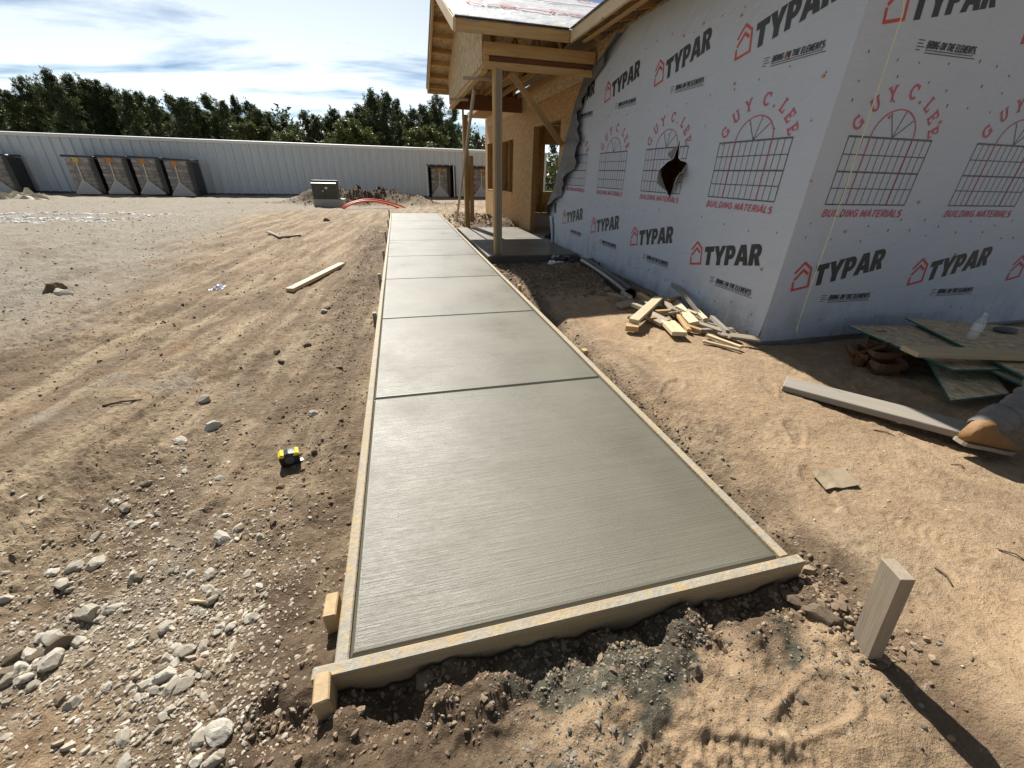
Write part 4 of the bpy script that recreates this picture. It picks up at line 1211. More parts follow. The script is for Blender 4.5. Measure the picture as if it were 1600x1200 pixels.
# ------------------------------------------------------------------ metal storage building
YM = 27.0; MX0, MX1 = -31.0, 9.0; MH = 2.45
MBD = empty('metal_storage_building', (-11, YM, 0))
tag(MBD, 'long low white ribbed metal storage building across the lot', 'building')
def panel_mesh(z0, z1, wd=.4):
    prof = [(0, 0), (.01, 0), (.045, -.085), (.105, -.085), (.14, 0), (.20, 0), (.21, -.006), (.235, -.006), (.245, 0), (.315, 0), (.325, -.006), (.35, -.006), (.36, 0), (wd, 0)]
    mb = MB(); n = len(prof)
    mb.add([(x, y, z0) for x, y in prof] + [(x, y, z1) for x, y in prof], [(i, i + 1, n + i + 1, n + i) for i in range(n - 1)])
    return mb.mesh('panel', fix=False)
OPN = ((1.70, 3.30), (4.3, 5.9))
pm_full = panel_mesh(.06, MH); pm_top = panel_mesh(1.68, MH)
for i in range(int((MX1 - MX0) / .4)):
    x = MX0 + .4 * i
    o_ = any(x + .2 > a and x + .2 < b for a, b in OPN)
    obj('wall_panel', pm_top if o_ else pm_full, M['steel'], MBD, Matrix.Translation((x, YM, 0)))
board('eave_trim', (MX0, YM - .06, MH + .01), (MX1 + .05, YM - .06, MH + .01), .14, .13, M['trim'], MBD)
board('base_trim', (MX0, YM - .02, .04), (OPN[0][0], YM - .02, .04), .08, .08, M['ink_grey'], MBD)
board('base_trim', (OPN[1][1], YM - .02, .04), (MX1, YM - .02, .04), .08, .08, M['ink_grey'], MBD)
obj('roof', MB().prism([(YM - .1, MH + .08), (YM + 9, MH + .5), (YM + 9, MH + .44), (YM - .1, MH + .02)], 0, MX0, MX1 + .04).mesh(), M['trim'], MBD)
obj('wall_end', MB().prism([(YM + .02, .02), (YM + 9, .02), (YM + 9, MH + .42), (YM + .02, MH + .0)], 0, MX1, MX1 + .03).mesh(), M['steel'], MBD)
obj('wall_back', MB().box((MX0, YM + 8.9, 0), (MX1, YM + 8.95, MH + .4)).mesh(), M['steel'], MBD)
obj('bay_shade', MB().box((.6, YM + 1.8, 0), (6.6, YM + 1.85, MH)).mesh(), M['dark'], MBD)  # near-black sheet paints the unlit depth of the open bays
for a, b in OPN:
    for x in (a, b): board('door_frame', (x, YM - .04, 0.02), (x, YM - .04, 1.72), .06, .05, M['trim'], MBD, (0, 1, 0))
    board('door_frame', (a, YM - .045, 1.70), (b, YM - .045, 1.70), .05, .05, M['ink_grey'], MBD)

# ------------------------------------------------------------------ wrapped pallets
def make_pallet():
    r = empty('wrapped_pallet', (0, 0, 0))
    pb = MB()
    for x in (-.5, -.02, .46): pb.box((x, -.48, 0), (x + .06, .48, .10))
    for y in (-.48, -.25, -.02, .2, .40): pb.box((-.53, y, .10), (.53, y + .09, .125))
    obj('pallet', pb.mesh(), M['pine_grey'], r)
    sb = MB()
    for i in range(9):
        for j in range(4):
            x = -.46 + .23 * j + .004 * (i % 2); z = .13 + .155 * i
            sb.box((x, -.45 + .02 * ((i * 3 + j * 5) % 4) / 3, z), (x + .214, .45, z + .135))
    obj('stone_stack', sb.mesh(), M['blocks'], r)
    obj('side_cover', MB().box((.475, -.40, .06), (.66, .42, 1.52)).mesh(), M['black_plastic'], r)
    cp = MB().prism([(-.56, 1.56), (.66, 1.55), (.70, 1.60), (.66, 1.63), (-.56, 1.66), (-.60, 1.61)], 1, -.42, .46)
    obj('top_cover', cp.mesh(), M['black_plastic'], r)
    # puffy film hull
    V = []; F = []; n = 28; m = 12
    for j in range(m + 1):
        z = .03 + 1.54 * j / m
        for k in range(n):
            a = 2 * math.pi * k / n; cx_, sy_ = math.cos(a), math.sin(a)
            q = max(abs(cx_), abs(sy_)); x = cx_ / q * .50; y = sy_ / q * .475
            w_ = 1 + .05 * float(noise(k * .9, j * .8, 5)) + .05 * max(0, .25 - j / m)
            V.append((x * w_ + .01, y * w_ * 1.01, z))
    for j in range(m):
        for k in range(n): F.append((j*n + k, j*n + (k+1) % n, (j+1)*n + (k+1) % n, (j+1)*n + k))
    obj('stretch_film', np_mesh('film', V, F, True), M['film'], r)
    for a, b in (((0, -.515, 1.35), (-.02, -.52, .62)), ((-.02, -.52, .62), (-.48, -.525, .06)), ((-.02, -.52, .62), (.50, -.525, .06)), ((-.48, -.522, .05), (.5, -.522, .05))):
        board('film_fold', a, b, .045, .010, M['strap'], r, (0, 1, 0), 0)
    obj('film_gather', MB().add([(-.02, -.519, .60), (-.46, -.521, .08), (.48, -.521, .08), (-.02, -.517, .60), (-.46, -.519, .08), (.48, -.519, .08)], [(0, 1, 2), (3, 5, 4), (0, 2, 5, 3), (1, 0, 3, 4), (2, 1, 4, 5)]).mesh(), M['film_thick'], r)
    obj('paper_label', MB().box((-.10, -.522, 1.36), (.12, -.515, 1.54)).mesh(), M['label_orange'], r)
    return r
pal = make_pallet()
GP = 'wrapped pallets along the metal building'
PL = [(-14.25, 26.15, 'film-wrapped pallet of stone with yellow tag, left end of the row of four'),
      (-12.95, 26.1, 'film-wrapped pallet of stone with orange tag, second from left in the row'),
      (-11.6, 26.0, 'film-wrapped pallet of stone with orange tag, third in the row of four'),
      (-10.25, 25.95, 'film-wrapped pallet of stone with orange tag, right end of the row'),
      (at_y(18, 297, 26.2).x, 26.2, 'wrapped pallet standing alone at the far left frame edge'),
      (2.45, 27.62, 'wrapped pallet inside the open bay left of the porch posts'),
      (5.0, 27.62, 'wrapped pallet inside the open bay beside the sheathed wall corner')]
for i, (x, y, l) in enumerate(PL):
    mw = Matrix.Translation((x, y, hz(x, y) + .0)) @ Matrix.Rotation(.04 * (i % 3 - 1), 4, 'Z')
    if i == 0: o = pal; o.matrix_basis = mw
    else: o = copy_tree(pal, mw)
    tag(o, l, 'pallet', GP)
for ch in pal.children:
    if ch.name.startswith('paper_label'):
        ch.data = ch.data.copy() if ch.data.users > 1 else ch.data
        ch.data.materials.clear(); ch.data.materials.append(M['label_yellow'])

# ------------------------------------------------------------------ trees
def pine_meshes(seed, H=11.0, leafy=False):
    r = np.random.default_rng(seed)
    # trunk with limbs
    mb = MB(); lean = r.uniform(-.25, .25, 2)
    pts = [(lean[0] * t * t, lean[1] * t * t, H * .97 * t) for t in np.linspace(0, 1, 7)]
    mb.tube(pts, [.16 * (1 - t * .88) for t in np.linspace(0, 1, 7)], 6)
    V = []; F = []
    nb = 62 if not leafy else 44
    c0 = .20 if not leafy else .12
    tris = []
    for b in range(nb):
        t = c0 + (1 - c0) * ((b + r.uniform(0, 1)) / nb) ** .85
        z = H * t * .98
        prof = max(.15, 1 - ((t - .52) / .53) ** 2) ** .8 if not leafy else math.sin(min(1, (t - c0) / (1 - c0) * .9 + .12) * math.pi) ** .6
        L_ = (1.55 if not leafy else 2.1) * prof * r.uniform(.55, 1.15)
        a = r.uniform(0, 2 * math.pi); up = r.uniform(.0, .5)
        base = np.array([lean[0] * t * t, lean[1] * t * t, z])
        d = np.array([math.cos(a), math.sin(a), up])
        tip = base + d * L_
        mb.tube([base, base + d * L_ * .5, tip], [.035, .022, .008], 4, False)
        nc = int(5 + L_ * 4)
        for c in range(nc):
            cc = base + d * L_ * r.uniform(.35, 1.15) + r.normal(0, .20, 3)
            nl = 26
            dirs = r.normal(0, 1, (nl, 3)); dirs[:, 2] += .35
            dirs /= np.linalg.norm(dirs, axis=1)[:, None]
            sd = np.cross(dirs, r.normal(0, 1, (nl, 3))); sd /= np.linalg.norm(sd, axis=1)[:, None]
            ln = r.uniform(.13, .32, nl)[:, None]; wd = r.uniform(.025, .055, nl)[:, None] * (1 if not leafy else 1.7)
            st = cc + r.normal(0, .11, (nl, 3))
            tris.append(np.stack([st - sd * wd, st + sd * wd, st + dirs * ln], 1))
    T = np.concatenate(tris).reshape(-1, 3)
    me = np_mesh('crown', T, np.arange(len(T)).reshape(-1, 3))
    return mb.mesh('trunk', smooth=True), me
tree_kinds = []
for s in range(6):
    t_, c_ = pine_meshes(100 + s); t_.materials.append(M['bark']); c_.materials.append(M['needle']); tree_kinds.append((t_, c_))
lf_kinds = []
for s in range(2):
    t_, c_ = pine_meshes(300 + s, 6.0, True); t_.materials.append(M['bark']); c_.materials.append(M['leafy']); lf_kinds.append((t_, c_))
def tree(name, kinds, i, x, y, sc, rz, label, group, sxy=1.0):
    mw = Matrix.Translation((x, y, -.05)) @ Matrix.Rotation(rz, 4, 'Z') @ Matrix.Diagonal((sc * sxy, sc * sxy, sc, 1))
    r = empty(name, None, None, mw)
    t_, c_ = kinds[i % len(kinds)]
    obj('trunk', t_, None, r, mw.copy()); obj('crown', c_, None, r, mw.copy())
    return tag(r, label, 'tree', group)
# tree top heights along the skyline, surveyed as (pixel x, pixel y)
SKY = [(-160, 95), (-110, 120), (-60, 130), (-30, 118), (5, 138), (30, 122), (65, 108), (85, 128), (108, 118), (128, 122), (145, 122), (170, 136), (190, 141), (214, 142), (238, 152), (262, 147), (285, 150), (300, 160), (325, 147), (345, 156), (366, 150), (385, 158), (400, 168),
       (420, 176), (438, 178), (476, 172), (492, 180), (520, 169), (545, 172), (562, 165), (581, 139), (600, 143), (622, 156), (645, 169), (660, 162), (682, 150), (706, 166), (745, 208), (770, 214), (800, 215), (840, 226), (865, 222), (900, 215)]
rr = random.Random(5)
for i, (px, py) in enumerate(SKY):
    Y = 58 + rr.uniform(-3, 4)
    p = at_y(px, py, Y)
    sc = max(.45, p.z / 11.0)
    left = px < 420
    if i == SKY.index((581, 139)): l = 'tallest ragged pine above the white building, with open gaps in its crown'
    elif i == SKY.index((65, 108)): l = 'tallest pine at the left end of the tree line'
    elif i == SKY.index((682, 150)): l = 'tall rounded pine just left of the porch roof overhang'
    elif left: l = 'dark pine in the dense row behind left half of the white metal building'
    elif px < 720: l = 'dark pine in the row between the left row and the porch'
    else: l = 'low dark pine seen behind the porch posts and sheathed wall'
    tree('pine_tree', tree_kinds, i, p.x, Y, sc, rr.uniform(0, 6.28), l, 'pines behind the metal building', rr.uniform(.85, 1.2))
# second rank closes the mass
for i, px in enumerate(range(-130, 720, 17)):
    Y = 66 + rr.uniform(-2, 5); px2 = px + rr.uniform(-9, 9)
    py = np.interp(px2, [q[0] for q in SKY], [q[1] for q in SKY]) + rr.uniform(8, 30)
    p = at_y(px2, py, Y)
    tree('pine_tree', tree_kinds, i + 3, p.x, Y, p.z / 11.0, rr.uniform(0, 6.28), 'rear rank pine half hidden behind the front row of the tree line', 'rear rank of pines', 1.35)
for i, (px, py, l) in enumerate(((448, 205, 'yellowish broadleaf tree low behind the middle of the metal building'), (536, 190, 'olive broadleaf tree left of the tallest pine'), (555, 196, 'small autumn-toned tree at the foot of the tallest pine'), (390, 192, 'greenish broadleaf tree at the right end of the left pine row'), (665, 200, 'bushy tree below the rounded pine near the porch'))):
    p = at_y(px, py, 53); tree('broadleaf_tree', lf_kinds, i, p.x, 53, p.z / 6.0, i * 1.3, l, None, 1.3)
# undergrowth mass behind the building and greenery seen through the doorway
def bush_mass(name, boxes, n, mat, label, cat, size=.3, seed=1):
    r = np.random.default_rng(seed); T = []
    for (x0, x1, y0, y1, h) in boxes:
        k = n
        st = np.stack([r.uniform(x0, x1, k), r.uniform(y0, y1, k), np.zeros(k)], 1)
        hh = h * (0.65 + .5 * np.clip(fbm(st[:, 0] * .35, st[:, 1] * .35, 3, seed), -.8, .8))
        st[:, 2] = hh * r.uniform(0, 1, k) ** .7
        d = r.normal(0, 1, (k, 3)); d[:, 2] = np.abs(d[:, 2]); d /= np.linalg.norm(d, axis=1)[:, None]
        s_ = np.cross(d, r.normal(0, 1, (k, 3))); s_ /= np.linalg.norm(s_, axis=1)[:, None]
        ln = r.uniform(.5, 1.2, (k, 1)) * size
        T.append(np.stack([st - s_ * ln * .35, st + s_ * ln * .35, st + d * ln], 1))
    T = np.concatenate(T).reshape(-1, 3)
    o = obj(name, np_mesh(name, T, np.arange(len(T)).reshape(-1, 3)), M[mat])
    return tag(o, label, cat, kind='stuff')
bush_mass('undergrowth', [(-75, 14, 60, 74, 7.6)], 60000, 'needle', 'dark undergrowth filling the tree line behind the metal building', 'undergrowth', .55, 4)
bush_mass('shrubbery', [(9.8, 22, 33, 40, 2.6)], 9000, 'leafy', 'sunlit green shrubs seen through the doorway', 'shrubs', .3, 6)
bush_mass('meadow_grass', [(9.2, 22, 20, 33, .3)], 16000, 'grass', 'green grass beyond the building seen through the doorway', 'grass', .3, 7)

# ------------------------------------------------------------------ lot objects, left
# transformer on a pad
tx, ty = -2.83, 19.6
TR = empty('transformer_box', (tx, ty, 0)); tag(TR, 'dark green metal utility transformer box on a concrete pad', 'utility box')
zp = hz(tx, ty)
obj('pad', box_mesh(1.16, .9, .34, .02).copy(), M['pad'], TR, Matrix.Translation((tx + .09, ty, zp + .12)))
cab = obj('cabinet', MB().prism([(ty - .42, zp + .29), (ty + .36, zp + .29), (ty + .36, zp + .93), (ty - .26, zp + .93), (ty - .42, zp + .86)], 0, tx - .46, tx + .46).mesh(), M['green_box'], TR)
obj('lid', box_mesh(.96, .70, .035, .01).copy(), M['green_box'], TR, Matrix.Translation((tx, ty + .06, zp + .945)))
obj('door_seam', MB().box((tx - .006, ty - .432, zp + .30), (tx + .006, ty - .42, zp + .84)).mesh(), M['dark'], cab)
obj('warning_sticker', MB().box((tx + .02, ty - .43, zp + .66), (tx + .12, ty - .4215, zp + .73)).mesh(), M['white_sticker'], cab)
obj('lock', MB().box((tx - .09, ty - .45, zp + .55), (tx - .03, ty - .4215, zp + .62)).mesh(), M['pad'], cab)
# red conduits
def conduit(x0, y0, x1, y1, h, label):
    pts = []
    for i in range(25):
        t = i / 24; x = x0 + (x1 - x0) * t; y = y0 + (y1 - y0) * t + .12 * math.sin(t * 5)
        zz_ = -.06 + (hz(x0, y0) * (1 - t) + hz(x1, y1) * t) + h * math.sin(math.pi * min(1, t * 1.02)) ** .72 * (1.25 - .45 * t)
        pts.append((x, y, zz_))
    tag(obj('conduit', MB().tube(pts, .032, 10).mesh(smooth=True), M['conduit']), label, 'conduit', 'red conduits by the transformer')
conduit(-2.20, 18.0, .35, 19.2, .34, 'red plastic conduit arching out of the dirt, upper of the two')
conduit(-2.12, 17.8, .15, 18.7, .31, 'red plastic conduit arching out of the dirt, nearer of the two')
# lying two by four
zg = max(hz(-1.42, 5.42), hz(-.97, 7.0), hz(-1.2, 6.2)) + .022
o = board('lumber', (-1.40, 5.46, zg), (-.965, 7.02, zg), .095, .045, M['pine_pale']); tag(o, 'single pale two by four lying on the dirt left of the walk', 'lumber')
# tape measure
tm = at_z(453, 722, hz(-.66, 1.93) + .01)
mwt = Matrix.Translation((tm.x, tm.y + .01, hz(tm.x, tm.y) + .001)) @ Matrix.Rotation(.25, 4, 'Z')
TM = empty('tape_measure', None, None, mwt); tag(TM, 'black and yellow tape measure dropped on the dirt', 'tape measure')
c = MB().prism([(-.042, 0.0), (.042, .0), (.046, .012), (.046, .05), (.034, .07), (.0, .078), (-.03, .072), (-.046, .05)], 1, -.022, .022).mesh()
obj('case', c, M['black_plastic'], TM, mwt.copy())
for x0, x1, z0, z1 in ((-.047, -.020, .060, .076), (.020, .048, .058, .073)):
    obj('yellow_cap', MB().prism([(x0, z0), (x1, z0), (x1, z1 - .002), ((x0 + x1) / 2, z1 + .004), (x0, z1 - .012)], 1, -.026, .026).mesh(), M['tape_yellow'], TM, mwt.copy())
obj('face_disc', MB().prism(arc(0, .036, .022, .022, 0, 345, 15), 1, -.0245, -.0215).mesh(), M['ink_grey'], TM, mwt.copy())
obj('hook', MB().box((.044, -.012, .004), (.062, .012, .010)).mesh(), M['trim'], TM, mwt.copy())
# crumpled plastic, sticks, tarp
def crumple(name, x, y, sx, sy, h, mat, label, cat, seed, rz=0):
    V = []; F = []; n = 14
    for j in range(n + 1):
        for i in range(n + 1):
            u = i / n * 2 - 1; v = j / n * 2 - 1
            e = max(0, 1 - u * u) * max(0, 1 - v * v)
            px = u * sx * (1 + .25 * float(noise(v * 2, seed, 3))); py = v * sy * (1 + .25 * float(noise(u * 2, seed + 3.3, 4)))
            qx = x + px * math.cos(rz) - py * math.sin(rz); qy = y + px * math.sin(rz) + py * math.cos(rz)
            V.append((qx, qy, hz(qx, qy) + .006 + h * e ** .6 * abs(.25 + float(fbm(u * 2.5 + seed, v * 2.5, 3, seed)))))
    for j in range(n):
        for i in range(n):
            a = j * (n + 1) + i; F.append((a, a + 1, a + n + 2, a + n + 1))
    o = obj(name, np_mesh(name, V, F, False), M[mat])
    return tag(o, label, cat)
crumple('plastic_bag', -2.33, 5.9, .07, .10, .05, 'plastic_white', 'crumpled white plastic scrap on the dirt left of the lying two by four', 'plastic scrap', 4)
crumple('tarp', -15.0, 22.6, .95, .5, .42, 'tarp', 'beige sheet folded up on the lot at the left frame edge', 'tarp', 9, .1)
def stick(pts, r, label, mat='bark', name='stick'):
    P = [(x, y, hz(x, y) + z) for x, y, z in pts]
    return tag(obj(name, MB().tube(P, [r * (1 - .5 * i / len(P)) for i in range(len(P))], 6).mesh(smooth=True), M[mat]), label, 'stick')
p0 = at_z(420, 364); p1 = at_z(437, 372); p2 = at_z(470, 369)
stick([(p0.x, p0.y, .05), (p1.x, p1.y, .03), (p2.x, p2.y, .02)], .035, 'bent pale stick lying on the dirt toward the transformer', 'grey_wood')
p0 = at_z(165, 645); p1 = at_z(225, 632)
stick([(p0.x, p0.y, .008), ((p0.x + p1.x) / 2, (p0.y + p1.y) / 2, .012), (p1.x, p1.y, .008)], .008, 'thin dark twig on the tracked dirt at left')
p0 = at_z(300, 945 + 0); p1 = at_z(325, 948)
stick([(p0.x, p0.y, .012), (p1.x, p1.y, .012)], .006, 'short pale splinter among rocks, left foreground', 'pine_pale')

for a_, b_, l_ in (((1365, 672), (1400, 677), 'thin twig on the sand below the long plank'), ((1488, 722), (1510, 730), 'short dark twig near the boot at right'), ((1555, 865), (1598, 886), 'long curved twig at the right frame edge'), ((1455, 895), (1480, 925), 'pale twig on the sand right of the survey stake')):
    p0 = at_z(*a_, .08); p1 = at_z(*b_, .08); stick([(p0.x, p0.y, .004), ((p0.x + p1.x) / 2 + .01, (p0.y + p1.y) / 2, .010), (p1.x, p1.y, .004)], .004, l_)
# ------------------------------------------------------------------ right hand side things
zl = lambda x, y: hz(x, y)
# long plank half in shade
pa = at_z(1226, 606, .10); pb_ = at_z(1545, 690, .10)
zz_ = max(hz(pa.x, pa.y), hz(pb_.x, pb_.y), hz((pa.x + pb_.x) / 2, (pa.y + pb_.y) / 2)) + .021
o = board('plank', (pa.x + .03, pa.y + .04, zz_), (pb_.x + .05, pb_.y + .0, zz_), .19, .042, M['grey_wood'], None, (0, 0, 1), .004)
tag(o, 'long weathered grey plank on the sand, half in building shade', 'plank')
# cardboard scrap
c0 = at_z(1302, 752, .09)
V = []; F = []
for j in range(4):
    for i in range(5):
        u = i / 4 - .5; v = j / 3 - .5
        x = c0.x + u * .17 + v * .03; y = c0.y + v * .11 - u * .02
        V.append((x, y, hz(x, y) + .012 + .02 * abs(u) + .01 * v))
for j in range(3):
    for i in range(4): a = j * 5 + i; F.append((a, a + 1, a + 6, a + 5))
me = np_mesh('card', V, F)
bm = bmesh.new(); bm.from_mesh(me); bmesh.ops.solidify(bm, geom=bm.faces[:], thickness=.005); bm.to_mesh(me); bm.free()
tag(obj('cardboard_scrap', me, M['card']), 'small torn cardboard scrap lying on the sand beyond the survey stake', 'cardboard')
# black drain pipe
p0 = Vector((2.84, 6.3, .10)); p1 = Vector((2.56, 4.28, .115)); mid = (p0 + p1) / 2 + Vector((.03, 0, .02))
zo = max(hz(p1.x, p1.y), 0.0)
mb = MB(); n = 18
def qb(t): return p0 * (1 - t) ** 2 + mid * 2 * t * (1 - t) + p1 * t * t
pts = [qb(t) for t in np.linspace(0, 1, 12)]
PP = empty('drain_pipe', (p1.x, p1.y, 0)); tag(PP, 'black plastic drain pipe lying along the wrapped wall behind the wood scraps', 'pipe')
mb.tube(pts, .075, n, False)
d_ = (pts[-1] - pts[-2]).normalized()
obj('pipe_body', mb.mesh(smooth=True, fix=False), M['pipe'], PP)
mi = MB().tube([pts[-1] + d_ * .002, pts[-2]], .066, n, False); obj('pipe_bore', mi.mesh(smooth=True, fix=False), M['dark'], PP)
rim = MB(); rim.tube([pts[-1] - d_ * .02, pts[-1] + d_ * .004], .079, n, False)
u_ = d_.orthogonal().normalized(); v_ = d_.cross(u_); e_ = pts[-1] + d_ * .004
vs = [tuple(e_ + (u_ * math.cos(2*math.pi*k/n) + v_ * math.sin(2*math.pi*k/n)) * r_) for r_ in (.079, .064) for k in range(n)]
rim.add(vs, [(k, (k+1) % n, n + (k+1) % n, n + k) for k in range(n)])
obj('pipe_rim', rim.mesh(smooth=False, fix=False), M['pipe'], PP)
# scrap lumber heap (each offcut its own thing)
def at_s(px, py, z): return at_z(px, py, z)
SC = [((990, 502), (1029, 466), .10, .18, .09, .038, 'pine_pale', 'pale offcut leaning up at the left of the scrap heap'),
      ((1052, 471), (1085, 506), .10, .09, .09, .038, 'pine_pale', 'pale two by four offcut sloping to the right near the heap middle'),
      ((1068, 467), (1103, 502), .13, .11, .045, .06, 'pine_pale', 'long pale offcut on the right side of the scrap heap'),
      ((1033, 463), (1053, 486), .15, .12, .07, .03, 'pine_grey', 'brownish offcut standing up at the top of the heap'),
      ((1043, 503), (1062, 522), .06, .06, .13, .038, 'pine_pale', 'wide pale block at the front of the scrap heap'),
      ((1014, 492), (1040, 505), .06, .06, .11, .038, 'pine_grey', 'flat grey board end at the heap front'),
      ((1056, 488), (1077, 517), .08, .05, .04, .03, 'pine', 'narrow lath with a reddish mark at the heap front'),
      ((978, 511), (998, 513), .04, .04, .07, .05, 'pine', 'small yellow block apart at the left foot of the heap'),
      ((1083, 505), (1128, 520), .07, .05, .05, .06, 'pine_grey', 'brown stick pointing right from the heap'),
      ((1130, 521), (1152, 524), .05, .05, .06, .05, 'pine', 'short square block at the right end of the heap'),
      ((1105, 524), (1158, 543), .03, .03, .05, .025, 'pine_pale', 'thin pale lath flat on the sand at the right of the heap'),
      ((1098, 533), (1155, 547), .025, .02, .04, .02, 'pine_pale', 'second thin lath lying lowest at the right of the heap'),
      ((1025, 488), (1052, 486), .09, .10, .045, .038, 'pine', 'short offcut across the heap centre'),
      ((990, 476), (1016, 487), .06, .07, .07, .038, 'pine_grey', 'brown board under the leaning offcut at heap left'),
      ((966, 478), (990, 472), .03, .06, .10, .03, 'pine_grey', 'pale wedge sticking out at the far left of the heap'),
      ((998, 460), (1018, 472), .13, .11, .05, .05, 'pine', 'offcut resting against the pipe end'),
      ((1040, 470), (1072, 462), .16, .17, .06, .03, 'pine_warm', 'brown batten lying across the back of the heap'),
      ((1073, 486), (1088, 492), .12, .10, .06, .04, 'pine_pale', 'stubby bright block near the heap right'),
      ((1072, 510), (1096, 518), .05, .04, .06, .04, 'pine', 'offcut half buried below the right side of the heap'),
      ((1008, 480), (1022, 500), .05, .05, .06, .04, 'pine_warm', 'dark offcut in the shade under the leaning board'),
      ((1030, 470), (1060, 492), .06, .06, .09, .04, 'pine_grey', 'grey offcut in the core of the heap'),
      ((1060, 470), (1110, 498), .05, .06, .09, .04, 'pine_warm', 'brown board beneath the long pale offcut'),
      ((985, 498), (1010, 488), .03, .03, .07, .03, 'grey_wood', 'grey board end flat at the front left of the heap'),
      ((1078, 452), (1092, 476), .16, .15, .05, .03, 'pine_grey', 'short batten leaning on the wall behind the heap')]
rr = random.Random(9)
for (a, b, za_, zb_, wd, th, mt, l) in SC:
    ga = at_z(*a, .08); gb = at_z(*b, .08)
    A = at_s(*a, hz(ga.x, ga.y) + za_ * .85 + .012); B = at_s(*b, hz(gb.x, gb.y) + zb_ * .85 + .012)
    o = board('wood_offcut', A, B, wd, th, M[mt], None, (rr.uniform(-.3, .3), rr.uniform(-.3, .3), 1), .003)
    tag(o, l, 'wood scrap', 'scrap wood heap by the wrapped wall')
rq = random.Random(21)
for i, l in enumerate(('slim grey lath at the back left of the heap', 'thin sliver across the front of the heap', 'grey lath flat on the sand left of the heap', 'weathered stick under the middle of the heap', 'thin pale strip near the front right', 'grey splinter board behind the pale block', 'narrow brown batten near the wall', 'short grey lath near the right laths', 'thin offcut wedged on top of the heap', 'small grey chip at the front left', 'slender strip pointing at the walk', 'flat shim by the corner end of the heap')):
    cx = rq.uniform(2.22, 2.86); cy = 4.15 - (cx - 2.2) * 1.75 + rq.uniform(-.3, .35); a_ = rq.uniform(-.2, 2.0) + 1.2; L_ = rq.uniform(.14, .42)
    z0 = hz(cx, cy) + rq.uniform(.02, .10); tl = rq.uniform(-.03, .05)
    d_ = Vector((math.cos(a_), math.sin(a_), 0)) * L_ / 2
    o = board('wood_offcut', Vector((cx, cy, z0)) - d_, Vector((cx, cy, z0 + tl)) + d_, rq.choice((.03, .04, .06)), rq.choice((.015, .02, .035)), M[rq.choice(('grey_wood', 'pine_grey', 'pine_pale', 'grey_wood'))], None, (rq.uniform(-.3, .3), rq.uniform(-.3, .3), 1), .002)
    tag(o, l, 'wood scrap', 'scrap wood heap by the wrapped wall')
# bent trim strip along the wall foot
pts = [at_x(1049, 441, XW - .05), at_x(1064, 452, XW - .10), at_x(1080, 470, XW - .16), at_x(1100, 495, XW - .22), at_x(1125, 508, XW - .22), at_x(1150, 517, XW - .22)]
mb = MB()
for i, p in enumerate(pts):
    mb.v += [(p.x, p.y, p.z), (p.x + .004, p.y, p.z), (p.x + .004, p.y + .0, p.z - .05), (p.x, p.y, p.z - .05)]
for i in range(len(pts) - 1):
    for k in range(4):
        mb.f.append((i*4 + k, i*4 + (k+1) % 4, i*4 + 4 + (k+1) % 4, i*4 + 4 + k))
tag(obj('bent_strip', mb.mesh(smooth=False), M['grey_wood']), 'thin bent strip curving down the wall foot behind the scraps', 'strip')
# dark rubbish at the porch end of the wall
def clump(name, x, y, r_, h, mat, label, seed, cat):
    bm = bmesh.new(); bmesh.ops.create_icosphere(bm, subdivisions=3, radius=1)
    for v in bm.verts:
        n_ = 1 + .5 * float(fbm(v.co.x * 1.8 + seed, v.co.y * 1.8 + v.co.z, 3, seed))
        v.co = Vector((v.co.x * r_ * n_, v.co.y * r_ * 1.4 * n_, max(-.02, v.co.z * h * n_)))
    return tag(obj(name, bm_mesh(bm), M[mat], None, Matrix.Translation((x, y, hz(x, y)))), label, cat)
clump('rubbish_bag', 2.78, 7.35, .16, .12, 'black_plastic', 'crumpled black plastic at the porch end of the wrapped wall', 3, 'plastic')
clump('rubbish_bag', 2.62, 6.75, .20, .10, 'black_plastic', 'black plastic heap in shade beside the porch slab corner', 8, 'plastic')
clump('plastic_sheet', 2.45, 6.55, .13, .05, 'plastic_white', 'bluish scrap of plastic in the porch shade', 5, 'plastic scrap')
clump('rubbish_bag', 2.9, 6.2, .13, .10, 'wrap_back', 'grey crumpled wrap remnant above the black pipe', 6, 'wrap scrap')
clump('rubbish_bag', 3.45, 9.35, .25, .3, 'black_plastic', 'shiny black bag on the floor inside the doorway', 11, 'plastic')
# OSB sheets
def sheet(name, corners, th, label):
    V = [Vector(c) for c in corners]
    mb = MB(); n_ = (V[1] - V[0]).cross(V[3] - V[0]).normalized()
    if n_.z < 0: n_ = -n_
    b = [tuple(v) for v in V]; t = [tuple(v + n_ * th) for v in V]
    r = empty(name, tuple(V[0])); tag(r, label, 'board sheet', 'loose board sheets by the end wall')
    e = MB().add(b + t, [(0, 1, 5, 4), (1, 2, 6, 5), (2, 3, 7, 6), (3, 0, 4, 7), (0, 1, 2, 3)]); 
    obj('painted_edge', e.mesh(), M['teal'], r)
    obj('sheet_face', MB().add([tuple(Vector(q) + n_ * .001) for q in t], [(0, 1, 2, 3)]).mesh(fix=False), M['osb_sheet'], r)
    return r
def rect(a, b, wid, z0, z1):
    """corner a, edge direction to b, width to the right (camera-far side)"""
    a = Vector(a); b = Vector(b); d = (b - a); n_ = Vector((d.y, -d.x, 0)).normalized()
    return n_
S1 = at_z(1325, 511, .20); S1b = at_z(1432, 556, .20)
d = (S1b - S1).normalized(); nn = Vector((-d.y, d.x, 0)); nn = nn if nn.x > 0 else -nn
sheet('osb_sheet', [S1, S1 + d * .92, S1 + d * .92 + nn * 1.2, S1 + nn * 1.2], .012, 'left sheet of the pile, its teal edge over the tool belt')
S2 = at_z(1415, 499, .24); S2b = at_z(1560, 571, .235)
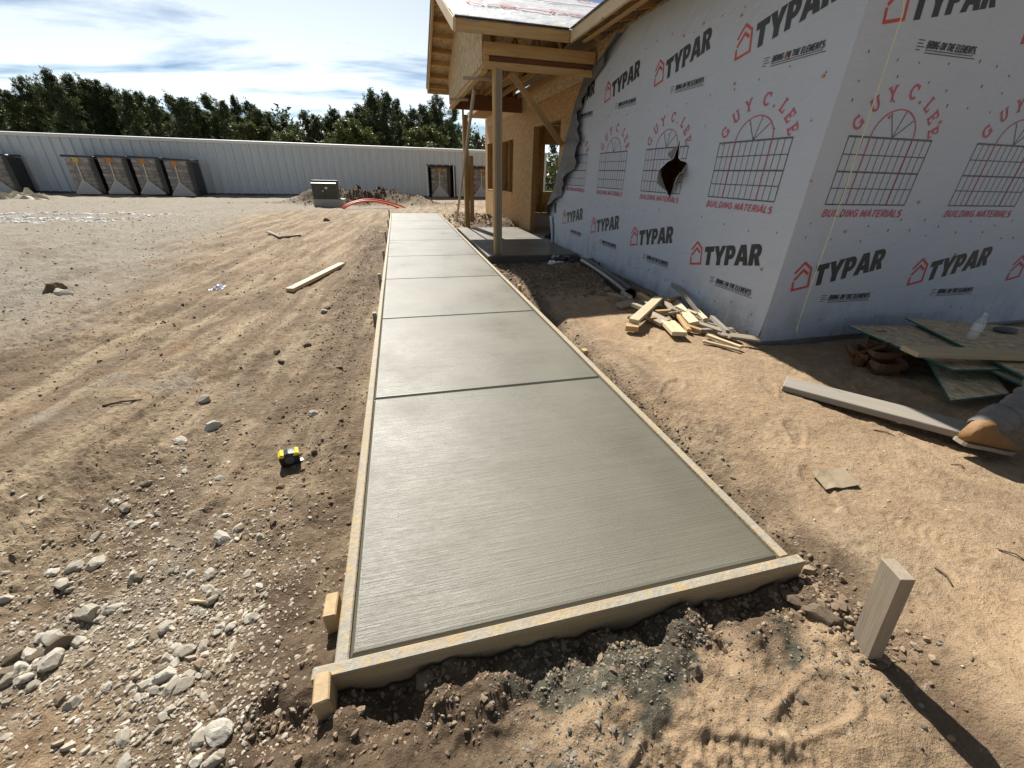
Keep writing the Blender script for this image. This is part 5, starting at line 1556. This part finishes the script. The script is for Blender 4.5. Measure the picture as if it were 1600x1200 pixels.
d = (S2b - S2).normalized(); nn = Vector((-d.y, d.x, 0)); nn = nn if nn.x > 0 else -nn
sheet('osb_sheet', [S2, S2 + d * 1.35, S2 + d * 1.35 + nn * 1.5, S2 + nn * 1.5], .012, 'top sheet of the pile carrying the water bottle')
S3 = at_z(1447, 562, .13); S3b = at_z(1484, 628, .08); S3c = at_z(1575, 617, .10)
sheet('osb_sheet', [S3, S3b, S3c, S3c + (S3 - S3b) + Vector((.1, .1, .02))], .012, 'lowest small sheet pointing its corner toward the long plank')
S4 = at_z(1490, 556, .19); S4b = at_z(1605, 607, .18)
d = (S4b - S4).normalized(); nn = Vector((-d.y, d.x, 0)); nn = nn if nn.x > 0 else -nn
sheet('osb_sheet', [S4, S4 + d * .7, S4 + d * .7 + nn * .8, S4 + nn * .8], .012, 'sheet between the plank on top and the person')
# supports under the pile
for (x, y, z, l) in ((4.35, 2.35, .17, 'block under the left side of the sheet pile'), (5.2, 2.2, .2, 'block under the right side of the sheet pile')):
    o = board('support_block', (x - .3, y, z - .06), (x + .3, y + .05, z - .06), .09, .16, M['pine_warm']); tag(o, l, 'lumber')
# plank on the sheets
A = at_z(1432, 553, .285); B = A + (at_z(1640, 560, .285) - A).normalized() * 1.9
A2 = Vector((A.x, A.y, .285))
o = board('plank', A2 + Vector((0, .05, 0)), B + Vector((0, .05, 0)), .15, .036, M['pine_pale'], None, (0, 0, 1), .004); tag(o, 'pale planed plank lying across the top of the sheet pile', 'plank')
# water bottle
bp = at_z(1517, 530, .26); bx = Vector((bp.x, bp.y, .262 + .102))
dd = Vector((.10, .03, 1)).normalized()
WB = empty('water_bottle', tuple(bx)); tag(WB, 'clear plastic water bottle standing on the top sheet', 'bottle')
pr = [(0, .022), (.004, .032), (.05, .034), (.06, .031), (.10, .034), (.14, .033), (.165, .022), (.18, .013), (.195, .013)]
obj('bottle_body', MB().tube([bx + dd * (t - .1) for t, _ in pr], [r_ for _, r_ in pr], 16).mesh(smooth=True), M['clear'], WB)
obj('bottle_label', MB().tube([bx + dd * (-.03), bx + dd * .03], .0352, 16, False).mesh(smooth=True), M['plastic_white'], WB)
obj('bottle_cap', MB().tube([bx + dd * .095, bx + dd * .112], .0155, 12).mesh(), M['white_sticker'], WB)
# flat stone on sheet
bm = bmesh.new(); bmesh.ops.create_icosphere(bm, subdivisions=2, radius=1)
for v in bm.verts: v.co = Vector((v.co.x * .11 * (1 + .2 * float(noise(v.co.y * 2, 1, 3))), v.co.y * .07, v.co.z * .018))
q = at_z(1570, 517, .26); tag(obj('work_glove', bm_mesh(bm, smooth=True), M['ink_grey'], None, Matrix.Translation((q.x, q.y, .272))), 'dark flat rag or glove on the top sheet behind the plank', 'glove')
# tool belt
TB = empty('tool_belt', (3.55, 2.12, .05)); tag(TB, 'brown leather tool belt with open pouches dropped in the shade', 'tool belt')
def pouch(cx, cy, cz, r_, h, rz, sq=.5):
    V = []; F = []; n = 12; m = 4
    for j in range(m + 1):
        t = j / m; q = r_ * (.74 + .26 * t)
        for k in range(n):
            a = 2 * math.pi * k / n; x = q * math.copysign(abs(math.cos(a)) ** .55, math.cos(a)); y = q * sq * math.copysign(abs(math.sin(a)) ** .55, math.sin(a))
            V.append((cx + x * math.cos(rz) - y * math.sin(rz), cy + x * math.sin(rz) + y * math.cos(rz), cz + h * t - (.045 * (1 + math.cos(a - 4.2)) if j == m else 0)))
    for j in range(m):
        for k in range(n): F.append((j*n + k, j*n + (k+1) % n, (j+1)*n + (k+1) % n, (j+1)*n + k))
    F2 = [tuple(range(n))[::-1]]
    mb = MB(); mb.v = V; mb.f = F + F2
    me = mb.mesh(smooth=False, fix=False)
    o = obj('pouch', me, M['leather'], TB)
    md = o.modifiers.new('s', 'SOLIDIFY'); md.thickness = .006
    return o
b1 = at_z(1342, 562, .06); b2 = at_z(1385, 575, .06); b3 = at_z(1352, 545, .06); b4 = at_z(1372, 552, .06)
z_ = hz(3.5, 2.1)
pouch(b1.x, b1.y, z_ + .005, .10, .15, .7); pouch(b2.x, b2.y, z_ + .005, .13, .12, -.2); pouch(b4.x + .04, b4.y + .05, z_ + .005, .12, .20, .1); pouch(b2.x + .04, b2.y + .09, z_ + .01, .13, .19, -.2)
pts = []
for i in range(20):
    t = i / 19 * math.pi * 1.25 + 2.4
    pts.append(Vector((3.66 + .20 * math.cos(t), 2.30 + .10 * math.sin(t), z_ + .13 + .03 * math.sin(t * 3))))
mb = MB()
for p in pts: mb.v += [tuple(p + Vector((0, 0, .03))), tuple(p - Vector((0, 0, .03)))]
mb.f = [(2*i, 2*i + 1, 2*i + 3, 2*i + 2) for i in range(len(pts) - 1)]
o = obj('belt_strap', mb.mesh(smooth=True, fix=False), M['leather'], TB); md = o.modifiers.new('s', 'SOLIDIFY'); md.thickness = .005
# mason string hanging down the end wall
pts = [at_y(1416, -40, YW - .06), at_y(1411, 20, YW - .06), at_y(1322, 292, YW - .07), at_y(1262, 462, YW - .07), at_y(1247, 508, YW - .07), at_y(1244, 520, YW - .08)]
lo_ = at_y(1246, 514, YW - .08)
mb = MB().tube([pts[0] + Vector((0, 0, .5))] + pts, .0036, 6)
mb.tube([lo_, lo_ + Vector((-.012, 0, .02)), lo_ + Vector((-.006, -.01, -.02)), lo_ + Vector((.012, 0, -.03)), lo_ + Vector((.006, .005, .012))], .0035, 6)
tag(obj('mason_string', mb.mesh(smooth=True), M['string']), 'thin yellow string hanging down in front of the shaded end wall', 'string')

# ------------------------------------------------------------------ person (mostly outside the frame)
def skin_body(name, joints, edges, mat, parent=None, sub=2, root=0):
    me = bpy.data.meshes.new(name)
    me.from_pydata([j[:3] for j in joints], edges, [])
    o = obj(name, me, None, parent)
    md = o.modifiers.new('skin', 'SKIN'); md.use_smooth_shade = True
    sv = me.skin_vertices[0].data
    for i, j in enumerate(joints):
        sv[i].radius = (j[3], j[4] if len(j) > 4 else j[3])
    sv[root].use_root = True
    ms = o.modifiers.new('sub', 'SUBSURF'); ms.levels = sub; ms.render_levels = sub
    bpy.context.view_layer.update()
    me2 = bpy.data.meshes.new_from_object(o.evaluated_get(bpy.context.evaluated_depsgraph_get()))
    o.modifiers.clear(); o.data = me2
    for p in me2.polygons: p.use_smooth = True
    me2.materials.clear(); me2.materials.append(mat)
    return o
gp = hz(3.05, 1.2)
heel = at_z(1492, 700, gp + .05)
hx, hy = heel.x + .03, heel.y - .01
# body: pelvis, spine, neck, head, arms, legs in a lunge facing +X, reaching down to the sheets
J = [(hx + .95, hy - .02, gp + .62, .13), (hx + 1.12, hy, gp + .74, .13), (hx + 1.32, hy + .02, gp + .84, .15), (hx + 1.45, hy + .03, gp + .88, .075), (hx + 1.53, hy + .03, gp + .93, .055), (hx + 1.60, hy + .03, gp + .97, .085), (hx + 1.66, hy + .03, gp + 1.01, .09),
     (hx + .92, hy + .10, gp + .58, .095), (hx + .46, hy + .02, gp + .37, .068), (hx + .08, hy, gp + .13, .044),
     (hx + .97, hy - .12, gp + .58, .095), (hx + 1.30, hy - .18, gp + .46, .07), (hx + 1.22, hy - .18, gp + .10, .045),
     (hx + 1.36, hy + .2, gp + .82, .055), (hx + 1.45, hy + .25, gp + .58, .042), (hx + 1.55, hy + .2, gp + .36, .03),
     (hx + 1.36, hy - .16, gp + .82, .055), (hx + 1.52, hy - .2, gp + .60, .042), (hx + 1.65, hy - .12, gp + .40, .03)]
E_ = [(0, 1), (1, 2), (2, 3), (3, 4), (4, 5), (5, 6), (0, 7), (7, 8), (8, 9), (0, 10), (10, 11), (11, 12), (2, 13), (13, 14), (14, 15), (2, 16), (16, 17), (17, 18)]
def add_hand(w_i, d, side):
    # palm, then four fingers and a thumb, slightly curled
    w0 = Vector(J[w_i][:3]); d = Vector(d).normalized(); sd = Vector((d.y, -d.x, 0)).normalized() * side; dn = d.cross(sd).normalized()
    if dn.z > 0: dn = -dn
    J.append((*(w0 + d * .05), .026)); E_.append((w_i, len(J) - 1)); pm = len(J) - 1
    for f, (o_, L_) in enumerate(((-.030, .070), (-.010, .080), (.010, .076), (.029, .062))):
        k0 = w0 + d * .095 + sd * o_; k1 = k0 + d * L_ * .55 + dn * .012; k2 = k1 + d * L_ * .35 + dn * .024
        b = len(J); J.extend([(*k0, .0105), (*k1, .009), (*k2, .0075)]); E_.extend([(pm, b), (b, b + 1), (b + 1, b + 2)])
    t0 = w0 + d * .035 - sd * .038; t1 = t0 + d * .035 - sd * .022 + dn * .01; t2 = t1 + d * .03 + dn * .012
    b = len(J); J.extend([(*t0, .012), (*t1, .0105), (*t2, .008)]); E_.extend([(pm, b), (b, b + 1), (b + 1, b + 2)])
add_hand(15, (.6, -.1, -.75), 1); add_hand(18, (.7, .1, -.7), -1)
hd = Vector(J[6][:3]); fw = Vector((.80, 0, -.60)); uph = Vector((.60, 0, .80))
b = len(J); J.append((*(hd + fw * .098 - uph * .005), .013)); E_.append((6, b))
for sy in (-1, 1):
    b = len(J); J.append((*(hd + Vector((0, sy * .088, 0)) - fw * .01), .016)); E_.append((6, b))
PE = skin_body('person', J, E_, M['skin'])
for sy in (-1, 1):
    bm = bmesh.new(); bmesh.ops.create_uvsphere(bm, u_segments=10, v_segments=8, radius=.012)
    obj('eye', bm_mesh(bm, smooth=True), M['ink'], PE, Matrix.Translation(hd + fw * .082 + uph * .022 + Vector((0, sy * .03, 0))))
obj('mouth', box_mesh(.045, .008, .008, .003).copy(), M['ink_pink'], PE, frame(hd + fw * .088 - uph * .045 + Vector((0, -.022, 0)), hd + fw * .088 - uph * .045 + Vector((0, .022, 0)), tuple(uph)))
tag(PE, 'person in grey jeans and tan work boots crouching beside the sheet pile', 'person')
up = lambda j, k: tuple(list(j[:3]) + [j[3] * k])
JN = [J[0], up(J[7], 1.12), (J[8][0], J[8][1], J[8][2], .088), (hx + .30, hy + .005, gp + .265, .083), (hx + .15, hy, gp + .20, .068), (hx + .11, hy, gp + .18, .060), up(J[10], 1.12), (J[11][0], J[11][1], J[11][2], .085), (J[12][0], J[12][1], J[12][2] + .03, .07)]
jn = skin_body('jeans', [tuple(list(JN[0][:3]) + [.15])] + JN[1:], [(0, 1), (1, 2), (2, 3), (3, 4), (4, 5), (0, 6), (6, 7), (7, 8)], M['denim'], PE, 3)
# fold relief in the denim
for v in jn.data.vertices:
    n_ = float(noise(v.co.x * 16 + v.co.z * 10, v.co.y * 7 + v.co.z * 14, 3)); v.co += v.normal * .017 * n_
cu = MB(); c0_ = Vector((hx + .070, hy + .012, gp + .158)); c1_ = Vector((hx + .21, hy + .010, gp + .235))
cu.tube([c0_.lerp(c1_, t) for t in np.linspace(0, 1, 9)], [.056, .060, .059, .065, .064, .070, .069, .072, .068], 20, False)
cum = cu.mesh(smooth=True, fix=False)
for v in cum.vertices: v.co += Vector((0, .006, .006)) * float(noise(v.co.x * 30, v.co.y * 25 + v.co.z * 20, 8))
co_ = obj('jeans_cuff', cum, M['denim'], PE); md = co_.modifiers.new('s', 'SOLIDIFY'); md.thickness = .004
skin_body('shirt', [tuple(list(J[0][:3]) + [.165]), up(J[1], 1.28), up(J[2], 1.18), (J[3][0] - .03, J[3][1], J[3][2] - .02, .08), up(J[13], 1.25), up(J[14], 1.25), up(J[16], 1.25), up(J[17], 1.25)], [(0, 1), (1, 2), (2, 3), (2, 4), (4, 5), (2, 6), (6, 7)], M['shirt'], PE)
skin_body('hair', [(J[5][0] - .02, J[5][1], J[5][2] + .02, .075), (J[6][0] - .01, J[6][1], J[6][2] + .025, .088)], [(0, 1)], M['hair'], PE)
def boot(x, y, z, pitch, yaw):
    m = Matrix.Translation((x, y, z)) @ Matrix.Rotation(yaw, 4, 'Z') @ Matrix.Rotation(pitch, 4, 'Y')
    sec = [(-.058, .028, .0, .095), (-.035, .038, 0, .15), (.02, .043, .0, .172), (.07, .043, .0, .132), (.12, .047, .0, .112), (.17, .050, 0, .094), (.215, .044, 0, .070), (.245, .024, 0, .045)]
    V = []; F = []; n = 12
    for x0, w_, z0, z1 in sec:
        for k in range(n):
            a = 2 * math.pi * k / n; sy_ = math.sin(a); cz_ = math.cos(a)
            V.append((x0, w_ * math.copysign(abs(sy_) ** .7, sy_), .028 + (z1 - .028) * (.5 + .5 * math.copysign(abs(cz_) ** .6, cz_))))
    for j in range(len(sec) - 1):
        for k in range(n): F.append((j*n + k, j*n + (k+1) % n, (j+1)*n + (k+1) % n, (j+1)*n + k))
    mb = MB(); mb.v = V; mb.f = F + [tuple(range(n)), tuple(range((len(sec)-1)*n, len(sec)*n))[::-1]]
    o = obj('boot', mb.mesh(smooth=True), M['boot'], PE, m)
    ol = [(-.062, -.02), (-.055, -.036), (0, -.042), (.08, -.042), (.15, -.052), (.21, -.047), (.245, -.028), (.255, 0), (.245, .028), (.21, .047), (.15, .052), (.08, .042), (0, .042), (-.055, .036), (-.062, .02)]
    s_ = obj('sole', MB().prism(ol, 2, .010, .030).mesh(), M['sole'], o, m)
boot(hx + .035, hy, gp + .062, math.radians(9), -.28)
boot(J[12][0] + .02, J[12][1], gp + .0, 0, -.05)

# ------------------------------------------------------------------ rocks, gravel, clods
def rock_mesh(seed, sub=2):
    r = random.Random(seed)
    bm = bmesh.new(); bmesh.ops.create_icosphere(bm, subdivisions=sub, radius=1)
    pl = []
    for _ in range(13):
        n_ = Vector((r.gauss(0, 1), r.gauss(0, 1), r.gauss(0, 1))).normalized(); pl.append((n_, r.uniform(.50, .80)))
    sx, sy, sz = r.uniform(.85, 1.25), r.uniform(.65, .9), r.uniform(.5, .75)
    for v in bm.verts:
        for n_, d_ in pl:
            e = v.co.dot(n_) - d_
            if e > 0: v.co -= n_ * e * .985
        f = 1 + .07 * float(fbm(v.co.x * 2.2 + seed, v.co.y * 2.2 + v.co.z * 1.7, 3, seed))
        v.co = Vector((v.co.x * sx, v.co.y * sy, v.co.z * sz)) * f
    return bm_mesh(bm, 'rock', smooth=False)
RK = [rock_mesh(50 + i, 3) for i in range(8)]
RB = []
for me in RK:
    me.materials.append(M['rock'])
    m2 = me.copy(); m2.materials.clear(); m2.materials.append(M['rock_brown']); RB.append(m2)
def rock(px, py, s_px, brown=False, i=0):
    z = 0.0
    for _ in range(3):
        p = at_z(px, py, z); z = hz(p.x, p.y)
    dist = (p - CAMP).length
    r = s_px * dist / FPX * .5 * 1.0
    rr_ = random.Random(int(px * 7 + py))
    m = Matrix.Translation((p.x, p.y, z + r * .10)) @ Matrix.Rotation(rr_.uniform(0, 6.28), 4, 'Z') @ Matrix.Rotation(rr_.uniform(-.3, .3), 4, 'X') @ Matrix.Scale(r, 4)
    o = obj('rock', (RB if brown else RK)[i % 8], None, None, m)
    return o, p
R4 = [(455, 845, 80), (245, 890, 48), (630, 910, 60), (420, 1070, 80), (515, 1060, 58), (295, 940, 48), (780, 1140, 62), (980, 900, 64), (895, 895, 44), (1160, 890, 52), (1220, 720, 50), (1040, 725, 78), (1110, 685, 50), (975, 965, 46), (1020, 985, 44), (990, 1020, 54), (590, 585, 50), (840, 270, 58), (1005, 205, 76), (960, 80, 58), (690, 465, 34), (865, 410, 26), (835, 430, 30), (860, 310, 32), (1090, 1140, 54), (1185, 1095, 58), (1030, 1150, 44), (450, 715, 40), (540, 555, 40), (1030, 445, 34), (640, 655, 50), (360, 860, 60), (800, 885, 34), (710, 845, 34), (740, 610, 36), (1360, 590, 26), (1185, 650, 26), (700, 620, 30), (610, 660, 36), (490, 590, 34), (330, 970, 36), (20, 880, 34), (20, 1010, 40), (200, 555, 26), (1470, 840, 34), (915, 1070, 36), (955, 1070, 34), (1235, 990, 34)]
R5 = [(930, 540, 84), (875, 525, 52), (825, 665, 84), (740, 705, 66), (850, 722, 70), (905, 720, 76), (945, 650, 52), (1035, 665, 46), (780, 735, 50), (265, 572, 84), (110, 630, 62), (145, 560, 58), (395, 485, 62), (265, 480, 66), (205, 480, 56), (1100, 955, 122), (1000, 975, 84), (1000, 1080, 64), (1060, 1095, 80), (1105, 1055, 56), (615, 985, 64), (620, 1105, 58), (820, 860, 48), (830, 418, 66), (1120, 840, 36), (540, 715, 38), (370, 800, 56), (1160, 410, 52), (1020, 520, 58), (1100, 430, 48), (1250, 370, 56), (170, 710, 44), (40, 690, 60), (120, 675, 50), (830, 580, 50), (870, 600, 44), (800, 620, 40), (700, 770, 40), (990, 660, 36), (660, 510, 40), (500, 380, 40), (880, 965, 26)]
RBn = [(300, 505, 84), (300, 780, 56), (770, 480, 56), (205, 555, 60), (60, 570, 60), (40, 640, 60), (1060, 1040, 50), (690, 170, 54)]
k = 0
clus = []
for lst, sc, x0, y0, br in ((R4, 3, 0, 600, False), (R5, 3.2, 0, 850, False), (RBn, 3.2, 0, 850, True)):
    for x, y, s_ in lst:
        o, p = rock(x0 + x / sc, y0 + y / sc, s_ / sc, br, k); k += 1
        clus.append((p.x, p.y))
        if br: tag(o, 'brown stone lying among the paler rocks in left foreground', 'rock', 'brown stones on the left')
        elif lst is R5 and (x, y) == (1100, 955): tag(o, 'largest pale rock, at the bottom of the left foreground', 'rock')
        elif lst is R5: tag(o, 'pale limestone rock in the clusters of the left foreground', 'rock', 'pale rocks nearest the camera')
        else: tag(o, 'pale limestone rock in the stony strips left of the walk', 'rock', 'pale rocks left of the walk')
for px, py, s_, br, l in ((86, 455, 24, True, 'grey chunk in the small rock pile on the tracked lot, farther left'), (97, 460, 20, False, 'pale chunk in front of the grey one on the tracked lot'), (432, 553, 12, True, 'dark angular rock beside the tracked dirt halfway up'), (440, 565, 12, True, 'second dark rock just below the angular one'),
                      (480, 540, 14, True, 'flat dark clod near the yellowish dirt left of the walk'), (490, 648, 18, False, 'pale flat stone left of the second walk panel'), (507, 488, 14, False, 'pale stone midway between lying lumber and walk'), (513, 482, 12, True, 'small brown stone below the lying lumber'),
                      (1085, 1048, 22, True, 'reddish flat stone in front of the front form board'), (1252, 1093, 14, True, 'small brown lump right of the front spill'), (650, 1130, 0, False, None),
                      (1278, 965, 34, True, 'dark clod near the base of the survey stake'), (1235, 940, 24, True, 'brown clod at the right end of the front form board'), (605, 1072, 60, True, 'large brown clod below the left end of the front board'), (660, 1068, 28, True, 'yellow-brown clod under the front form board')):
    if s_:
        o, p = rock(px, py, s_, br, k); k += 1; tag(o, l, 'rock')
# far dark lump left of the walk
o, p = rock(511, 345, 14, True, 3); tag(o, 'dark lump on the dirt in front of the transformer', 'rock')
# small stones: one mesh each for gravel, clods, cement crumbs
def scatter(name, pts, sizes, mat, label, seed, flat=.65):
    r = np.random.default_rng(seed)
    t = (1 + 5 ** .5) / 2
    ico = np.array([(-1, t, 0), (1, t, 0), (-1, -t, 0), (1, -t, 0), (0, -1, t), (0, 1, t), (0, -1, -t), (0, 1, -t), (t, 0, -1), (t, 0, 1), (-t, 0, -1), (-t, 0, 1)]) / math.hypot(1, t)
    fc = np.array([(0, 11, 5), (0, 5, 1), (0, 1, 7), (0, 7, 10), (0, 10, 11), (1, 5, 9), (5, 11, 4), (11, 10, 2), (10, 7, 6), (7, 1, 8), (3, 9, 4), (3, 4, 2), (3, 2, 6), (3, 6, 8), (3, 8, 9), (4, 9, 5), (2, 4, 11), (6, 2, 10), (8, 6, 7), (9, 8, 1)])
    n = len(pts)
    V = ico[None] * (1 + r.uniform(-.32, .25, (n, 12, 1)))
    V = V * np.stack([r.uniform(.8, 1.4, n), r.uniform(.6, 1.0, n), r.uniform(.45, .8, n) * flat / .65], 1)[:, None, :]
    a = r.uniform(0, 6.28, n); c, s = np.cos(a)[:, None], np.sin(a)[:, None]
    x = V[..., 0] * c - V[..., 1] * s; y = V[..., 0] * s + V[..., 1] * c
    V = np.stack([x, y, V[..., 2]], -1) * sizes[:, None, None]
    V[..., 0] += pts[:, 0:1]; V[..., 1] += pts[:, 1:2]
    V[..., 2] += (height(pts[:, 0], pts[:, 1]) + sizes * .06)[:, None]
    F = (fc[None] + (np.arange(n) * 12)[:, None, None]).reshape(-1, 3)
    o = obj(name, np_mesh(name, V.reshape(-1, 3), F), M[mat])
    return tag(o, label, None, kind='stuff')
r = RNG
cl = np.array(clus)
idx = r.integers(0, len(cl), 9000)
g1 = cl[idx] + r.normal(0, 1, (9000, 2)) * .085 * (1 + np.hypot(cl[idx, 0], cl[idx, 1])[:, None] * .28)
g2 = np.stack([r.uniform(-4.5, -.36, 7000), r.uniform(.25, 7.5, 7000)], 1)
kp = fbm(g2[:, 0] * 1.2, g2[:, 1] * 1.2, 3, 61) > 0.02; g2 = g2[kp]
g3 = np.stack([r.uniform(1.33, 3.0, 900), r.uniform(.1, 4.5, 900)], 1)
g4 = np.stack([r.uniform(-14, -1.5, 5000), r.uniform(5, 22, 5000)], 1)
P_ = np.concatenate([g1, g2, g3, g4])
sz = np.concatenate([np.clip(r.lognormal(-5.6, .55, len(g1)), .0015, .016), np.clip(r.lognormal(-5.75, .5, len(g2)), .0015, .012), np.clip(r.lognormal(-5.6, .4, len(g3)), .002, .01), np.clip(r.lognormal(-4.9, .45, len(g4)), .004, .025)])
ok = ~((P_[:, 0] > WX0 - .06) & (P_[:, 0] < WX1 + .07) & (P_[:, 1] > WY0 - .06)) & (P_[:, 1] > .1)
scatter('gravel', P_[ok], sz[ok], 'gravel', 'small pale gravel strewn over the churned dirt', 5)
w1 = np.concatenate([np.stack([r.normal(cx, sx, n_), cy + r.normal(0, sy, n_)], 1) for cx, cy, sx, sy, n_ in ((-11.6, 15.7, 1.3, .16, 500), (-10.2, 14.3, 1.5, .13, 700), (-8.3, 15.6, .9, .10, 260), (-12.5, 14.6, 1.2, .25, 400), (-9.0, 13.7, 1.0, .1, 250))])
scatter('mud_glints', w1, np.clip(r.lognormal(-3.5, .4, len(w1)), .015, .06), 'glint_white', 'streaks of white specks painted as glints on mud at far left', 15, .5)  # pale lumps stand in for bright glints on the mud
c1 = np.stack([r.normal(-.55, .2, 5000), r.uniform(.2, 12, 5000) ** 1.0], 1)
c2 = np.stack([r.uniform(-.5, 1.45, 2000), .70 - np.abs(r.normal(0, .08, 2000))], 1)
c3 = np.stack([np.abs(r.normal(0, .07, 3000)) + 1.315, r.uniform(.65, 6.5, 3000)], 1)
c4 = np.concatenate([np.stack([r.uniform(-4.5, -.4, 6000), r.uniform(.25, 6, 6000)], 1), np.stack([r.uniform(-8, -.5, 2500), r.uniform(3, 15, 2500)], 1)])
c5 = np.stack([r.normal(-1.2, 1.6, 2500), r.normal(21.0, .5, 2500)], 1)
c6 = np.stack([r.normal(2.2, .5, 1200), r.normal(12.4, .8, 1200)], 1)
c7 = np.stack([r.uniform(1.4, 3.0, 1600), r.uniform(4.3, 6.9, 1600)], 1)
c8 = np.stack([r.normal(1.32, .08, 260), r.normal(.52, .11, 260)], 1)
scatter('mound_clods', c5, np.clip(r.lognormal(-4.0, .5, len(c5)), .01, .055), 'clod_dark', 'dark lumpy soil clods on the heap behind the transformer', 16, .8)
P_ = np.concatenate([c1, c2, c3, c4, c6, c7, c8])
sz = np.concatenate([np.clip(r.lognormal(-5.35, .5, len(c1)), .002, .02), np.clip(r.lognormal(-5.7, .6, len(c2)), .0015, .018), np.clip(r.lognormal(-5.3, .5, len(c3)), .002, .02), np.concatenate([np.clip(r.lognormal(-5.7, .5, 6000), .002, .014), np.clip(r.lognormal(-4.9, .45, 2500), .004, .02)]), np.clip(r.lognormal(-4.0, .5, len(c6)), .008, .05), np.clip(r.lognormal(-4.3, .5, len(c7)), .005, .04), np.clip(r.lognormal(-4.9, .5, len(c8)), .003, .024)])
ok = ~((P_[:, 0] > WX0 - .045) & (P_[:, 0] < WX1 + .045) & (P_[:, 1] > WY0 - .045) & (P_[:, 1] < WY1 + .05)) & (P_[:, 1] > .1) & ~((P_[:, 0] > 1.34) & (P_[:, 1] > 6.88) & (P_[:, 1] < 11.0))
scatter('dirt_clods', P_[ok], sz[ok], 'clod', 'loose brown dirt clods along the forms and heaps', 6, .8)
m1 = np.stack([r.normal(.52, .26, 1100), r.normal(.58, .06, 1100)], 1)
m2 = np.stack([r.normal(.24, .14, 400), r.normal(.40, .04, 400)], 1)
m3 = np.stack([r.normal(1.15, .16, 350), r.normal(.42, .09, 350)], 1)
P_ = np.concatenate([m1, m2, m3]); sz = np.clip(r.lognormal(-5.9, .5, len(P_)), .0012, .009)
ok = (P_[:, 1] < WY0 - .06) & (P_[:, 1] > .15)
scatter('cement_crumbs', P_[ok], sz[ok], 'cement_clump', 'grey spilled concrete crumbs in front of the walk', 8, .8)
print('objects', len(bpy.data.objects))
